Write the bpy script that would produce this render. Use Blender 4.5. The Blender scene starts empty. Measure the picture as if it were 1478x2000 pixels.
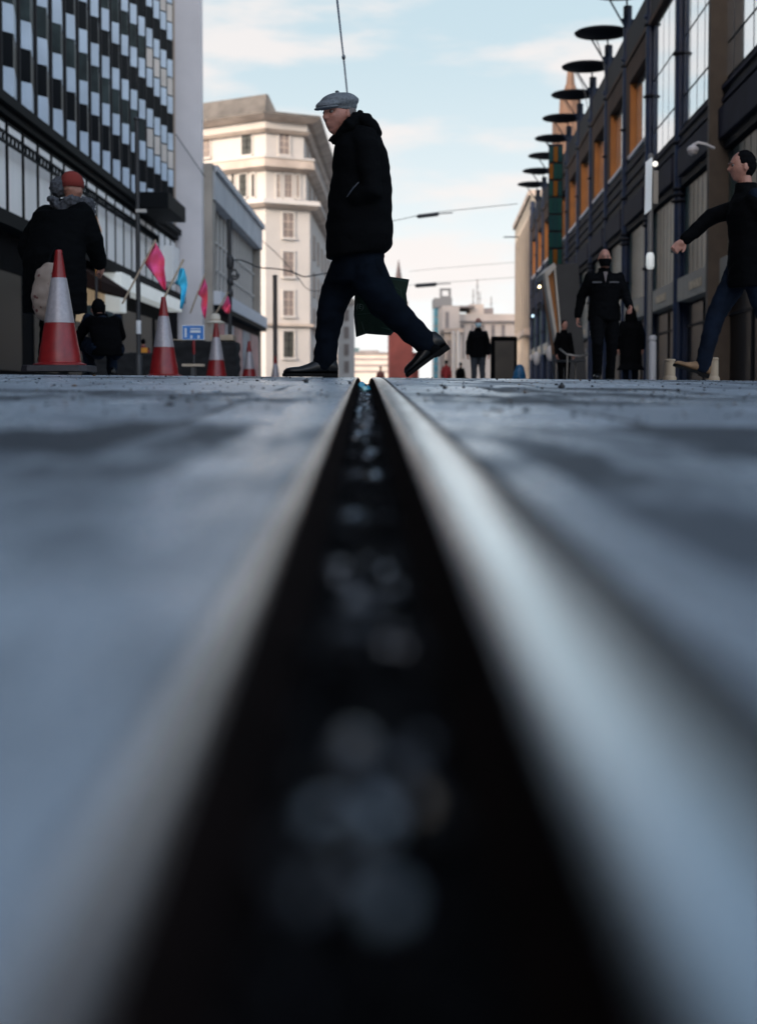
import bpy, bmesh, math, random
from mathutils import Vector, Matrix, noise
random.seed(7)
R = math.radians
PI = math.pi
scene = bpy.context.scene
C = scene.collection

# ------------------------------------------------------------------ camera
F_PX = 2800.0
PITCH = math.atan(133/F_PX)      # the rest of the tilt is a small lens shift: uprights stay almost parallel
YAW = math.atan(27/F_PX)
cam_d = bpy.data.cameras.new('camera')
cam = bpy.data.objects.new('camera', cam_d)
C.objects.link(cam)
cam.location = (0, 0, 0)
cam.rotation_euler = (PI/2-PITCH, 0, -YAW)
cam_d.sensor_fit = 'VERTICAL'
cam_d.sensor_height = 36
cam_d.lens = F_PX/2000*36
cam_d.shift_y = -96/2000
cam_d.clip_start = 0.01
cam_d.clip_end = 6000
cam_d.dof.use_dof = True
cam_d.dof.focus_distance = 9.2
cam_d.dof.aperture_fstop = 2.3
scene.camera = cam
CAM_M = cam.rotation_euler.to_matrix()

def at(px, py, Y):
    """photo pixel (1478x2000) at street distance Y -> a point in the world"""
    d = CAM_M @ Vector(((px-739)/F_PX, (904-py)/F_PX, -1))
    return d*(Y/d.y)

# ------------------------------------------------------------------ light
world = bpy.data.worlds.new("World")
scene.world = world
world.use_nodes = True
nt = world.node_tree
for n in list(nt.nodes): nt.nodes.remove(n)
SUN_EL, SUN_ROT = R(14), R(215)
out = nt.nodes.new('ShaderNodeOutputWorld')
bg = nt.nodes.new('ShaderNodeBackground')
sky = nt.nodes.new('ShaderNodeTexSky')
sky.sky_type = 'NISHITA'; sky.sun_disc = False
sky.sun_elevation = SUN_EL; sky.sun_rotation = SUN_ROT
sky.air_density = 1.0; sky.dust_density = 2.2; sky.ozone_density = 1.2
tc = nt.nodes.new('ShaderNodeTexCoord')
sep = nt.nodes.new('ShaderNodeSeparateXYZ')
nt.links.new(tc.outputs['Generated'], sep.inputs[0])
mp = nt.nodes.new('ShaderNodeMapping')
mp.inputs['Scale'].default_value = (1.1, 1.1, 4.2)
mp.inputs['Rotation'].default_value = (0, R(-10), 0); mp.inputs['Location'].default_value = (.42, .1, .13)
nt.links.new(tc.outputs['Generated'], mp.inputs[0])
nz = nt.nodes.new('ShaderNodeTexNoise'); nz.inputs['Scale'].default_value = 4.3
nz.inputs['Detail'].default_value = 7; nz.inputs['Roughness'].default_value = .52
nt.links.new(mp.outputs[0], nz.inputs['Vector'])
cr = nt.nodes.new('ShaderNodeMapRange'); cr.interpolation_type = 'SMOOTHSTEP'
cr.inputs[1].default_value = .47; cr.inputs[2].default_value = .61
cr.inputs[3].default_value = 0; cr.inputs[4].default_value = .75
nt.links.new(nz.outputs['Fac'], cr.inputs[0])
# milky air low over the street, thin pinkish clouds above
hz = nt.nodes.new('ShaderNodeMapRange'); hz.interpolation_type = 'SMOOTHSTEP'
hz.inputs[1].default_value = -.02; hz.inputs[2].default_value = .27
hz.inputs[3].default_value = .95; hz.inputs[4].default_value = .05
nt.links.new(sep.outputs['Z'], hz.inputs[0])
m1 = nt.nodes.new('ShaderNodeMixRGB'); m1.inputs[2].default_value = (6.3, 6.25, 6.15, 1)
nt.links.new(hz.outputs[0], m1.inputs[0])
tint = nt.nodes.new('ShaderNodeMixRGB'); tint.blend_type = 'MIX'
tint.inputs[2].default_value = (3.65, 4.65, 5.1, 1)
tz = nt.nodes.new('ShaderNodeMapRange'); tz.interpolation_type = 'SMOOTHSTEP'
tz.inputs[1].default_value = .27; tz.inputs[2].default_value = .37; tz.inputs[3].default_value = .85; tz.inputs[4].default_value = .1
nt.links.new(sep.outputs['Z'], tz.inputs[0]); nt.links.new(tz.outputs[0], tint.inputs[0])
up = nt.nodes.new('ShaderNodeMixRGB'); up.blend_type = 'MULTIPLY'; up.inputs[0].default_value = 1
# the low sun stands behind the camera: that half of the sky glows, the half ahead is deeper blue overhead
yb_ = nt.nodes.new('ShaderNodeMapRange'); yb_.interpolation_type = 'SMOOTHSTEP'
yb_.inputs[1].default_value = -.35; yb_.inputs[2].default_value = .35; yb_.inputs[3].default_value = 0; yb_.inputs[4].default_value = 1
nt.links.new(sep.outputs['Y'], yb_.inputs[0])
gl = nt.nodes.new('ShaderNodeMixRGB'); gl.inputs[1].default_value = (6.4, 5.7, 5.2, 1); gl.inputs[2].default_value = (.42, .52, .60, 1)
nt.links.new(yb_.outputs[0], gl.inputs[0]); nt.links.new(gl.outputs[0], up.inputs[2])
nt.links.new(sky.outputs[0], up.inputs[1]); nt.links.new(up.outputs[0], tint.inputs[1])
nt.links.new(tint.outputs[0], m1.inputs[1])
m2 = nt.nodes.new('ShaderNodeMixRGB'); m2.inputs[2].default_value = (5.75, 5.25, 5.05, 1)
cz = nt.nodes.new('ShaderNodeMapRange'); cz.inputs[1].default_value = .27; cz.inputs[2].default_value = .36; cz.inputs[3].default_value = 1; cz.inputs[4].default_value = .12
nt.links.new(sep.outputs['Z'], cz.inputs[0])
cm_ = nt.nodes.new('ShaderNodeMath'); cm_.operation = 'MULTIPLY'; nt.links.new(cr.outputs[0], cm_.inputs[0]); nt.links.new(cz.outputs[0], cm_.inputs[1])
nt.links.new(cm_.outputs[0], m2.inputs[0]); nt.links.new(m1.outputs[0], m2.inputs[1])
nt.links.new(m2.outputs[0], bg.inputs['Color'])
bg.inputs['Strength'].default_value = 0.095
nt.links.new(bg.outputs[0], out.inputs[0])

sun_d = bpy.data.lights.new('sun', 'SUN')
sun_d.energy = 2.2; sun_d.angle = R(6); sun_d.color = (1, .92, .83)
sun = bpy.data.objects.new('sun', sun_d); C.objects.link(sun)
sun.rotation_euler = (PI/2-SUN_EL, 0, PI-SUN_ROT)
# light travels from the sky's sun towards the scene
sd = Vector((math.sin(SUN_ROT)*math.cos(SUN_EL), math.cos(SUN_ROT)*math.cos(SUN_EL), math.sin(SUN_EL)))
sun.rotation_euler = sd.to_track_quat('Z', 'Y').to_euler()

scene.view_settings.view_transform = 'Standard'
scene.view_settings.look = 'None'
scene.view_settings.exposure = 0.88
scene.view_settings.gamma = 1
scene.render.engine = 'CYCLES'
scene.cycles.use_denoising = True
scene.cycles.max_bounces = 6

# ------------------------------------------------------------------ helpers
class MB:
    """collects verts and faces; build() links them as one mesh object"""
    def __init__(s): s.v = []; s.f = []; s.mi = []; s.cur = 0
    def add(s, vs, fs):
        o = len(s.v); s.v += [tuple(v) for v in vs]
        for f in fs: s.f.append(tuple(i+o for i in f)); s.mi.append(s.cur)
        return s
    def box(s, x0, x1, y0, y1, z0, z1, M=None):
        vs = [Vector((x, y, z)) for z in (z0, z1) for y in (y0, y1) for x in (x0, x1)]
        if M is not None: vs = [M @ v for v in vs]
        return s.add(vs, [(0,2,3,1), (4,5,7,6), (0,1,5,4), (2,6,7,3), (0,4,6,2), (1,3,7,5)])
    def prism(s, poly, d, M=None, axis='y'):
        """poly: list of 2D points; extruded 0..d"""
        n = len(poly); vs = []
        for t in (0, d):
            for (a, b) in poly:
                vs.append(Vector((a, t, b)) if axis == 'y' else (Vector((a, b, t)) if axis == 'z' else Vector((t, a, b))))
        if M is not None: vs = [M @ v for v in vs]
        fs = [tuple(range(n)), tuple(range(2*n-1, n-1, -1))]
        for i in range(n):
            j = (i+1) % n; fs.append((i, j, n+j, n+i))
        return s.add(vs, fs)
    def rings(s, rings, cap=True):
        n = len(rings[0]); vs = [v for r in rings for v in r]; fs = []
        for k in range(len(rings)-1):
            for i in range(n):
                j = (i+1) % n
                fs.append((k*n+i, k*n+j, (k+1)*n+j, (k+1)*n+i))
        if cap:
            fs.append(tuple(range(n-1, -1, -1))); fs.append(tuple((len(rings)-1)*n+i for i in range(n)))
        return s.add(vs, fs)
    def tube(s, pts, rad, n=12, round_ends=True):
        pts = [Vector(p) for p in pts]
        if not isinstance(rad, (list, tuple)): rad = [rad]*len(pts)
        rad = list(rad)
        if round_ends:
            d0 = (pts[0]-pts[1]).normalized(); d1 = (pts[-1]-pts[-2]).normalized()
            pre = [pts[0]+d0*rad[0]*.95, pts[0]+d0*rad[0]*.7]; prr = [rad[0]*.25, rad[0]*.71]
            post = [pts[-1]+d1*rad[-1]*.7, pts[-1]+d1*rad[-1]*.95]; por = [rad[-1]*.71, rad[-1]*.25]
            pts = pre+pts+post; rad = prr+rad+por
        rings = []; up = None
        for i, p in enumerate(pts):
            if i == 0: t = pts[1]-p
            elif i == len(pts)-1: t = p-pts[i-1]
            else: t = (pts[i+1]-p).normalized()+(p-pts[i-1]).normalized()
            t = t.normalized()
            if up is None:
                a = Vector((0,0,1)) if abs(t.z) < .9 else Vector((1,0,0))
                up = t.cross(a).normalized()
            up = (up - t*up.dot(t)).normalized()
            w = t.cross(up)
            rings.append([p+(up*math.cos(2*PI*k/n)+w*math.sin(2*PI*k/n))*rad[i] for k in range(n)])
        return s.rings(rings)
    def ell(s, c, r, n=16, m=10, M=None):
        c = Vector(c); rings = []
        for j in range(m+1):
            th = PI*(j+.001)/(m+.002)
            rg = []
            for k in range(n):
                a = 2*PI*k/n
                v = Vector((r[0]*math.sin(th)*math.cos(a), r[1]*math.sin(th)*math.sin(a), -r[2]*math.cos(th)))
                if M is not None: v = M @ v
                rg.append(c+v)
            rings.append(rg)
        return s.rings(rings)
    def hring(s, secs, n=24, M=None):
        """secs: (cx, cy, z, rx, ry) horizontal ellipses lofted upward"""
        rings = []
        for (cx, cy, z, rx, ry) in secs:
            rg = []
            for k in range(n):
                a = 2*PI*k/n
                v = Vector((cx+rx*math.cos(a), cy+ry*math.sin(a), z))
                if M is not None: v = M @ v
                rg.append(v)
            rings.append(rg)
        return s.rings(rings)
    def lathe(s, prof, c=(0,0,0), n=24):
        return s.hring([(c[0], c[1], c[2]+z, r, r) for (r, z) in prof], n)
    def mesh(s, name):
        me = bpy.data.meshes.new(name); me.from_pydata(s.v, [], s.f)
        for p, m in zip(me.polygons, s.mi): p.material_index = m
        bm = bmesh.new(); bm.from_mesh(me); bmesh.ops.recalc_face_normals(bm, faces=bm.faces); bm.to_mesh(me); bm.free()
        me.update(); return me
    def build(s, name, mats, parent=None, smooth=False, bevel=0, flat_angle=None):
        me = s.mesh(name)
        if not isinstance(mats, (list, tuple)): mats = [mats]
        for m in mats: me.materials.append(m)
        o = bpy.data.objects.new(name, me); C.objects.link(o)
        if parent is not None: o.parent = parent
        if smooth:
            me.shade_smooth()
            if smooth == 'auto': me.set_sharp_from_angle(angle=R(40))
        if bevel:
            b = o.modifiers.new('bevel', 'BEVEL'); b.width = bevel; b.segments = 2; b.limit_method = 'ANGLE'
        return o

def tag(o, label=None, cat=None, group=None, kind=None):
    if label: o['label'] = label
    if cat: o['category'] = cat
    if group: o['group'] = group
    if kind: o['kind'] = kind
    return o
def empty(name, loc=(0,0,0), rz=0, label=None, cat=None, group=None):
    o = bpy.data.objects.new(name, None); C.objects.link(o); o.location = loc; o.rotation_euler = (0,0,rz)
    o.empty_display_size = .2
    return tag(o, label, cat, group)
def copy_tree(o, parent=None):
    c = o.copy(); C.objects.link(c)
    if parent is not None: c.parent = parent
    for ch in [x for x in C.objects if x.parent == o]: copy_tree(ch, c)
    return c

def remesh(mb, name, mats, parent, voxel=.01, smooth=3, noise_amt=0, noise_scale=.1, extra=None):
    """fuse overlapping shapes into one continuous skin"""
    me = mb.mesh(name+'_src'); o = bpy.data.objects.new(name+'_src', me); C.objects.link(o)
    m = o.modifiers.new('r', 'REMESH'); m.mode = 'VOXEL'; m.voxel_size = voxel
    if smooth:
        sm = o.modifiers.new('s', 'SMOOTH'); sm.iterations = smooth; sm.factor = .5
    dg = bpy.context.evaluated_depsgraph_get()
    me2 = bpy.data.meshes.new_from_object(o.evaluated_get(dg))
    bpy.data.objects.remove(o)
    me2.name = name
    if noise_amt:
        for v, nrm in zip(me2.vertices, [Vector(x.vector) for x in me2.vertex_normals]):
            p = v.co/noise_scale
            q = noise.noise(Vector((p.x*.8, p.y*.8, p.z*1.7)))+.5*noise.noise(Vector((p.x*2, p.y*2, p.z*3.1)))
            v.co += nrm*q*noise_amt
    me2.materials.clear()
    if not isinstance(mats, (list, tuple)): mats = [mats]
    for mm in mats: me2.materials.append(mm)
    if extra is not None:
        bm = bmesh.new(); bm.from_mesh(me2)
        tmp = extra.mesh('tmp'); bm.from_mesh(tmp); bm.to_mesh(me2); bm.free(); bpy.data.meshes.remove(tmp)
    me2.shade_smooth()
    o = bpy.data.objects.new(name, me2); C.objects.link(o)
    if parent is not None: o.parent = parent
    return o

MATS = {}
def mat(name, col, rough=.7, metal=0, var=0, vscale=3, bump=0, bscale=40, emit=None, estr=0, spec=None, col2=None, stretch=(1,1,1), detail=5):
    if name in MATS: return MATS[name]
    m = bpy.data.materials.new(name); m.use_nodes = True; MATS[name] = m
    t = m.node_tree; p = t.nodes['Principled BSDF']
    p.inputs['Base Color'].default_value = (*col, 1)
    p.inputs['Roughness'].default_value = rough; p.inputs['Metallic'].default_value = metal
    if spec is not None: p.inputs['Specular IOR Level'].default_value = spec
    tcn = t.nodes.new('ShaderNodeTexCoord'); mpn = t.nodes.new('ShaderNodeMapping')
    mpn.inputs['Scale'].default_value = stretch
    t.links.new(tcn.outputs['Object'], mpn.inputs[0])
    if var or col2:
        nn = t.nodes.new('ShaderNodeTexNoise'); nn.inputs['Scale'].default_value = vscale; nn.inputs['Detail'].default_value = detail
        t.links.new(mpn.outputs[0], nn.inputs['Vector'])
        rr = t.nodes.new('ShaderNodeValToRGB')
        c2 = col2 or tuple(c*(1-var) for c in col)
        c1 = col if col2 else tuple(min(1, c*(1+var)) for c in col)
        rr.color_ramp.elements[0].position = .35; rr.color_ramp.elements[1].position = .65
        rr.color_ramp.elements[0].color = (*c2, 1); rr.color_ramp.elements[1].color = (*c1, 1)
        t.links.new(nn.outputs['Fac'], rr.inputs[0]); t.links.new(rr.outputs[0], p.inputs['Base Color'])
    if bump:
        n2 = t.nodes.new('ShaderNodeTexNoise'); n2.inputs['Scale'].default_value = bscale; n2.inputs['Detail'].default_value = 4
        t.links.new(mpn.outputs[0], n2.inputs['Vector'])
        bn = t.nodes.new('ShaderNodeBump'); bn.inputs['Strength'].default_value = bump; bn.inputs['Distance'].default_value = .01
        t.links.new(n2.outputs['Fac'], bn.inputs['Height']); t.links.new(bn.outputs[0], p.inputs['Normal'])
    if emit:
        p.inputs['Emission Color'].default_value = (*emit, 1); p.inputs['Emission Strength'].default_value = estr
    return m

# ------------------------------------------------------------------ ground shape
def road_z(y):
    pts = [(-1e4,-.1+.0235*-3), (-3,-.1-.0705), (0,-.1), (8,.088), (10,.121), (12,.143), (15,.155), (40,.12), (200,-.4), (1200,-2.0), (1e5,-2.0)]
    for (a, za), (b, zb) in zip(pts, pts[1:]):
        if y <= b: return za+(zb-za)*(y-a)/(b-a)
    return -2
def gz(x, y):
    # a few centimetres of softening where the slope changes
    z = sum(road_z(y+d) for d in (-.6, -.3, 0, .3, .6))/5 if 6 < y < 17 else road_z(y)
    return z-.0084*max(-9, min(9, x))

RAIL_L0, RAIL_L1 = -.059, -.046     # lip beside the groove
RAIL_R0, RAIL_R1 = .050, .109       # worn rail head
def ys_list():
    ys = [-60, -20, -6, -3, -1.5, -.8, -.4, 0]
    y = 0
    while y < 17: y += .3; ys.append(round(y, 3))
    ys += [18, 20, 23, 27, 32, 40, 55, 75, 100, 140, 200, 300, 500, 800, 1200, 2500]
    return ys
YS = ys_list()
def sheet(xs, name, m, dz=0, ys=None, zf=gz, parent=None):
    mb = MB(); ys = ys or YS; n = len(xs)
    vs = [(x, y, zf(x, y)+dz) for y in ys for x in xs]
    fs = [(j*n+i, j*n+i+1, (j+1)*n+i+1, (j+1)*n+i) for j in range(len(ys)-1) for i in range(n-1)]
    mb.add(vs, fs)
    return mb.build(name, m, parent, smooth=True)

def ground_material(name, base=None):
    m = bpy.data.materials.new(name); m.use_nodes = True; t = m.node_tree; N = t.nodes; L = t.links
    p = N['Principled BSDF']
    geo = N.new('ShaderNodeNewGeometry'); 
    def noise_n(scale, detail, stretch=(1,1,1), rough=.5, off=(0,0,0)):
        mp_ = N.new('ShaderNodeMapping'); mp_.inputs['Scale'].default_value = stretch; mp_.inputs['Location'].default_value = off
        L.new(geo.outputs['Position'], mp_.inputs[0])
        n_ = N.new('ShaderNodeTexNoise'); n_.inputs['Scale'].default_value = scale; n_.inputs['Detail'].default_value = detail
        n_.inputs['Roughness'].default_value = rough
        L.new(mp_.outputs[0], n_.inputs['Vector']); return n_
    def ramp(src, a, b, ca, cb, mid=None):
        r = N.new('ShaderNodeValToRGB'); r.color_ramp.elements[0].position = a; r.color_ramp.elements[1].position = b
        r.color_ramp.elements[0].color = (*ca, 1); r.color_ramp.elements[1].color = (*cb, 1)
        L.new(src, r.inputs[0]); return r
    # slabs and setts of different stone, with dark joints
    warp = noise_n(3, 3)
    add = N.new('ShaderNodeMixRGB'); add.blend_type = 'ADD'; add.inputs[0].default_value = .035
    L.new(geo.outputs['Position'], add.inputs[1]); L.new(warp.outputs['Color'], add.inputs[2])
    brick = N.new('ShaderNodeTexBrick'); brick.inputs['Scale'].default_value = 1
    brick.offset = .37; brick.inputs['Brick Width'].default_value = .74; brick.inputs['Row Height'].default_value = 1.15
    brick.inputs['Mortar Size'].default_value = .013; brick.inputs['Mortar Smooth'].default_value = .4
    brick.inputs['Color1'].default_value = (.006, .014, .024, 1); brick.inputs['Color2'].default_value = (.40, .47, .54, 1)
    brick.inputs['Mortar'].default_value = (.02, .024, .03, 1); brick.inputs['Bias'].default_value = -.15
    L.new(add.outputs[0], brick.inputs['Vector'])
    big = noise_n(2.3, 6, (1, .42, 1), .62, (3.1, 1.7, 0))
    rb = ramp(big.outputs['Fac'], .47, .56, (0, 0, 0), (1, 1, 1))
    worn = N.new('ShaderNodeMixRGB'); worn.inputs[2].default_value = (.46, .54, .60, 1)
    mask = N.new('ShaderNodeMath'); mask.operation = 'MULTIPLY'; mask.inputs[1].default_value = .72
    # pale concrete bands poured along the rail
    sp_ = N.new('ShaderNodeSeparateXYZ'); L.new(add.outputs[0], sp_.inputs[0])
    tot = rb.outputs[0]
    for c0, w0, amt in ((-.112, .055, 1.1), (.142, .030, .8), (-.262, .022, .35), (.285, .030, .45)):
        s1 = N.new('ShaderNodeMath'); s1.operation = 'SUBTRACT'; s1.inputs[1].default_value = c0+.017
        s2 = N.new('ShaderNodeMath'); s2.operation = 'ABSOLUTE'
        s3 = N.new('ShaderNodeMapRange'); s3.interpolation_type = 'SMOOTHSTEP'
        s3.inputs[1].default_value = w0*.7; s3.inputs[2].default_value = w0*1.3; s3.inputs[3].default_value = amt; s3.inputs[4].default_value = 0
        L.new(sp_.outputs['X'], s1.inputs[0]); L.new(s1.outputs[0], s2.inputs[0]); L.new(s2.outputs[0], s3.inputs[0])
        mx = N.new('ShaderNodeMath'); mx.operation = 'MAXIMUM'; L.new(tot, mx.inputs[0]); L.new(s3.outputs[0], mx.inputs[1]); tot = mx.outputs[0]
    # smears and scuffs, drawn out along the street
    fine = noise_n(11, 5, (1, .28, 1), .6, (2, 5, 0)); rf_ = ramp(fine.outputs['Fac'], .38, .62, (.35,)*3, (1.25,)*3)
    sm1 = N.new('ShaderNodeMath'); sm1.operation = 'MULTIPLY'; L.new(tot, sm1.inputs[0]); L.new(rf_.outputs[0], sm1.inputs[1]); tot = sm1.outputs[0]
    L.new(tot, mask.inputs[0]); L.new(mask.outputs[0], worn.inputs[0]); L.new(brick.outputs['Color'], worn.inputs[1])
    grain = noise_n(140, 4, (1, 1, 1), .7)
    rg = ramp(grain.outputs['Fac'], .33, .68, (.55, .55, .57), (1.25, 1.25, 1.25))
    mul = N.new('ShaderNodeMixRGB'); mul.blend_type = 'MULTIPLY'; mul.inputs[0].default_value = .85
    L.new(worn.outputs[0], mul.inputs[1]); L.new(rg.outputs[0], mul.inputs[2])
    speck = noise_n(38, 2, (1, 1, 1), .5, (9, 2, 1))
    rs = ramp(speck.outputs['Fac'], .70, .74, (1, 1, 1), (.12, .12, .13))
    mul2 = N.new('ShaderNodeMixRGB'); mul2.blend_type = 'MULTIPLY'; mul2.inputs[0].default_value = 1
    L.new(mul.outputs[0], mul2.inputs[1]); L.new(rs.outputs[0], mul2.inputs[2])
    L.new(mul2.outputs[0], p.inputs['Base Color'])
    tb_ = N.new('ShaderNodeMath'); tb_.operation = 'MAXIMUM'
    bwn = N.new('ShaderNodeRGBToBW'); L.new(brick.outputs['Color'], bwn.inputs[0])
    bm_ = N.new('ShaderNodeMath'); bm_.operation = 'MULTIPLY'; bm_.inputs[1].default_value = 2.3; L.new(bwn.outputs[0], bm_.inputs[0])
    L.new(bm_.outputs[0], tb_.inputs[0]); L.new(tot, tb_.inputs[1])
    rr = ramp(tb_.outputs[0], .1, .9, (.60,)*3, (.24,)*3)
    p.inputs['Specular IOR Level'].default_value = .8
    L.new(rr.outputs[0], p.inputs['Roughness'])
    b1 = N.new('ShaderNodeBump'); b1.inputs['Strength'].default_value = .35; b1.inputs['Distance'].default_value = .002
    L.new(grain.outputs['Fac'], b1.inputs['Height'])
    b3 = N.new('ShaderNodeBump'); b3.inputs['Strength'].default_value = .55; b3.inputs['Distance'].default_value = .007
    mid_ = noise_n(17, 5, (1, 1, 1), .6, (4, 4, 0)); L.new(mid_.outputs['Fac'], b3.inputs['Height']); L.new(b1.outputs[0], b3.inputs['Normal'])
    b2 = N.new('ShaderNodeBump'); b2.inputs['Strength'].default_value = .6; b2.inputs['Distance'].default_value = .006; b2.invert = True
    L.new(brick.outputs['Fac'], b2.inputs['Height']); L.new(b3.outputs[0], b2.inputs['Normal'])
    L.new(b2.outputs[0], p.inputs['Normal'])
    return m
M_ROAD = ground_material('worn_stone_paving')
far_l = [-1500, -300, -80, -30, -14, -9]; near_l = [-9, -6, -4, -3, -2, -1.3, -.8, -.5, -.3, -.18, -.1, RAIL_L0]
near_r = [.119, .2, .35, .6, 1, 1.6, 2.4, 3.4, 5, 7, 9]; far_r = [9, 14, 30, 80, 300, 1500]
mb = MB()
for xs in (far_l[:-1]+near_l, near_r+far_r[1:]):
    n = len(xs)
    mb.add([(x, y, gz(x, y)) for y in YS for x in xs], [(j*n+i, j*n+i+1, (j+1)*n+i+1, (j+1)*n+i) for j in range(len(YS)-1) for i in range(n-1)])
# drop faces that would close the groove: the two sides are separate islands of one sheet
tag(mb.build('road', M_ROAD, smooth=True), kind='structure')

# the tram rail: lip, groove and worn head
YR = [y for y in YS if -21 < y <= 140]
rail = empty('tram_rail', (0, 0, 0), 0, 'long steel tram rail with a deep dark groove running up the middle of the street', 'tram rail')
m_head = mat('worn_rail_steel', (.66, .72, .75), .22, .93, var=.25, vscale=5, stretch=(9, .5, 1), bump=.10, bscale=60, spec=1.0)
m_lip = mat('pale_lip_steel', (.58, .53, .50), .25, .85, var=.25, vscale=6, stretch=(4, .6, 1), bump=.12, bscale=50, spec=.9)
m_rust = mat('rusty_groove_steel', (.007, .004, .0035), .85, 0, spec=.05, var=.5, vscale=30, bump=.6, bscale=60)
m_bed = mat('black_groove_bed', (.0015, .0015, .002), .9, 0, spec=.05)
m_tar = mat('tar_joint', (.02, .022, .026), .55, 0, var=.3, vscale=20)
def strip(prof, name, m, parent=rail):
    mb = MB(); n = len(prof)
    mb.add([(x, y, gz(0, y)-.0084*x+dz) for y in YR for (x, dz) in prof],
           [(j*n+i, j*n+i+1, (j+1)*n+i+1, (j+1)*n+i) for j in range(len(YR)-1) for i in range(n-1)])
    return mb.build(name, m, parent, smooth=True)
strip([(RAIL_R0, -.006), (RAIL_R0+.004, -.001), (RAIL_R0+.012, .0015), (.080, .0019), (.104, .0012), (RAIL_R1-.001, -.001), (RAIL_R1, -.006)], 'rail_head', m_head)
strip([(RAIL_L0, .0), (RAIL_L0+.003, .0016), (RAIL_L1-.003, .0012), (RAIL_L1, -.003)], 'rail_lip', m_lip)
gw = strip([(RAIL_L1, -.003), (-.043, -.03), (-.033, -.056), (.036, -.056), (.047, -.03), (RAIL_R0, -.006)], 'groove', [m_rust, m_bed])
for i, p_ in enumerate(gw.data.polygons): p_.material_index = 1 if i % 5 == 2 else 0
gw.data.shade_flat()
strip([(RAIL_R1, -.006), (.114, -.006), (.119, 0)], 'joint_filler', m_tar)
# stones and grit lying in the groove
grit = MB()
rg_ = random.Random(3)
y = .1
while y < 9:
    k = max(1, int(4))
    for _ in range(k):
        r = rg_.uniform(.003, .009)
        x = rg_.uniform(-.028, .031); yy = y+rg_.uniform(0, .03)
        M = Matrix.Rotation(rg_.uniform(0, 6), 3, 'Z') @ Matrix.Rotation(rg_.uniform(0, 6), 3, 'X')
        near_clump = min(abs(yy-c) for c in (.41, .48, .74, .87, .98, 1.33, 1.8, 2.2, 2.75)) < .05 or yy > 2.6
        grit.cur = rg_.choice([0, 1, 1, 2, 1, 0]) if near_clump and abs(x) < .02 else rg_.choice([0, 0, 0, 0, 0, 4])
        if not near_clump: r *= .6
        grit.ell((x, yy, gz(0, yy)-.052+r*.6+rg_.uniform(0, .006)), (r*rg_.uniform(.8, 1.5), r, r*.7), 7, 4, M)
    y += .022
m_g0 = mat('wet_black_grit', (.003, .003, .004), .55, 0, spec=.15); m_g1 = mat('wet_grey_grit', (.03, .034, .04), .08, 0, spec=.8)
m_g2 = mat('pale_grit', (.20, .25, .29), .15, .2); m_g3 = mat('rusty_grit', (.10, .05, .012), .3, 0)
tag(grit.build('grit', [m_g0, m_g1, m_g2, m_g3, m_bed]), kind='stuff')
lo = MB()
for _ in range(1500):                                  # loose grit on the paving
    yy = rg_.uniform(2.5, 13); x = rg_.uniform(-.36, .36)*yy*.8
    if -.07 < x < .13: continue
    r = rg_.uniform(.0012, .0042)*(1 if rg_.random() < .9 else 1.8); lo.cur = rg_.choice([0, 0, 0, 1, 2])
    lo.ell((x, yy, gz(x, yy)+r*.4), (r*rg_.uniform(.8, 1.8), r, r*.7), 6, 4, Matrix.Rotation(rg_.uniform(0, 6), 3, 'Z'))
tag(lo.build('loose_grit', [m_g0, m_g3, m_g2]), kind='stuff')
# ------------------------------------------------------------------ people
m_skin = mat('skin', (.30, .14, .10), .5, var=.14, vscale=30, bump=.15, bscale=150)
m_skin2 = mat('ruddy_skin', (.34, .145, .105), .5, var=.16, vscale=26, bump=.25, bscale=120)
m_eye = mat('eye_white', (.13, .11, .10), .2)
m_iris = mat('dark_iris', (.02, .02, .02), .1)
m_brow = mat('grey_brow', (.16, .13, .12), .9)
m_lip_s = mat('lips', (.30, .11, .10), .5)
m_black = mat('black_cloth', (.0016, .0019, .0025), .85, bump=.4, bscale=45, spec=.06)
m_black2 = mat('soft_black_cloth', (.0022, .0022, .0026), .9, bump=.3, bscale=60, spec=.04)
m_jean = mat('dark_denim', (.0018, .0036, .0072), .85, bump=.4, bscale=220, var=.3, vscale=9, spec=.06)
m_jean2 = mat('blue_denim', (.004, .008, .017), .85, bump=.4, bscale=220, var=.3, vscale=9, spec=.1)
m_shoe = mat('black_polished_leather', (.003, .003, .0035), .32, bump=.1, bscale=30, spec=.3)
m_sole = mat('black_rubber_sole', (.003, .003, .003), .8, spec=.15)
m_tweed = mat('grey_tweed', (.13, .145, .16), .95, var=.35, vscale=120, bump=.5, bscale=260)
m_tan = mat('tan_suede', (.17, .10, .05), .8, var=.2, vscale=20)

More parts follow.
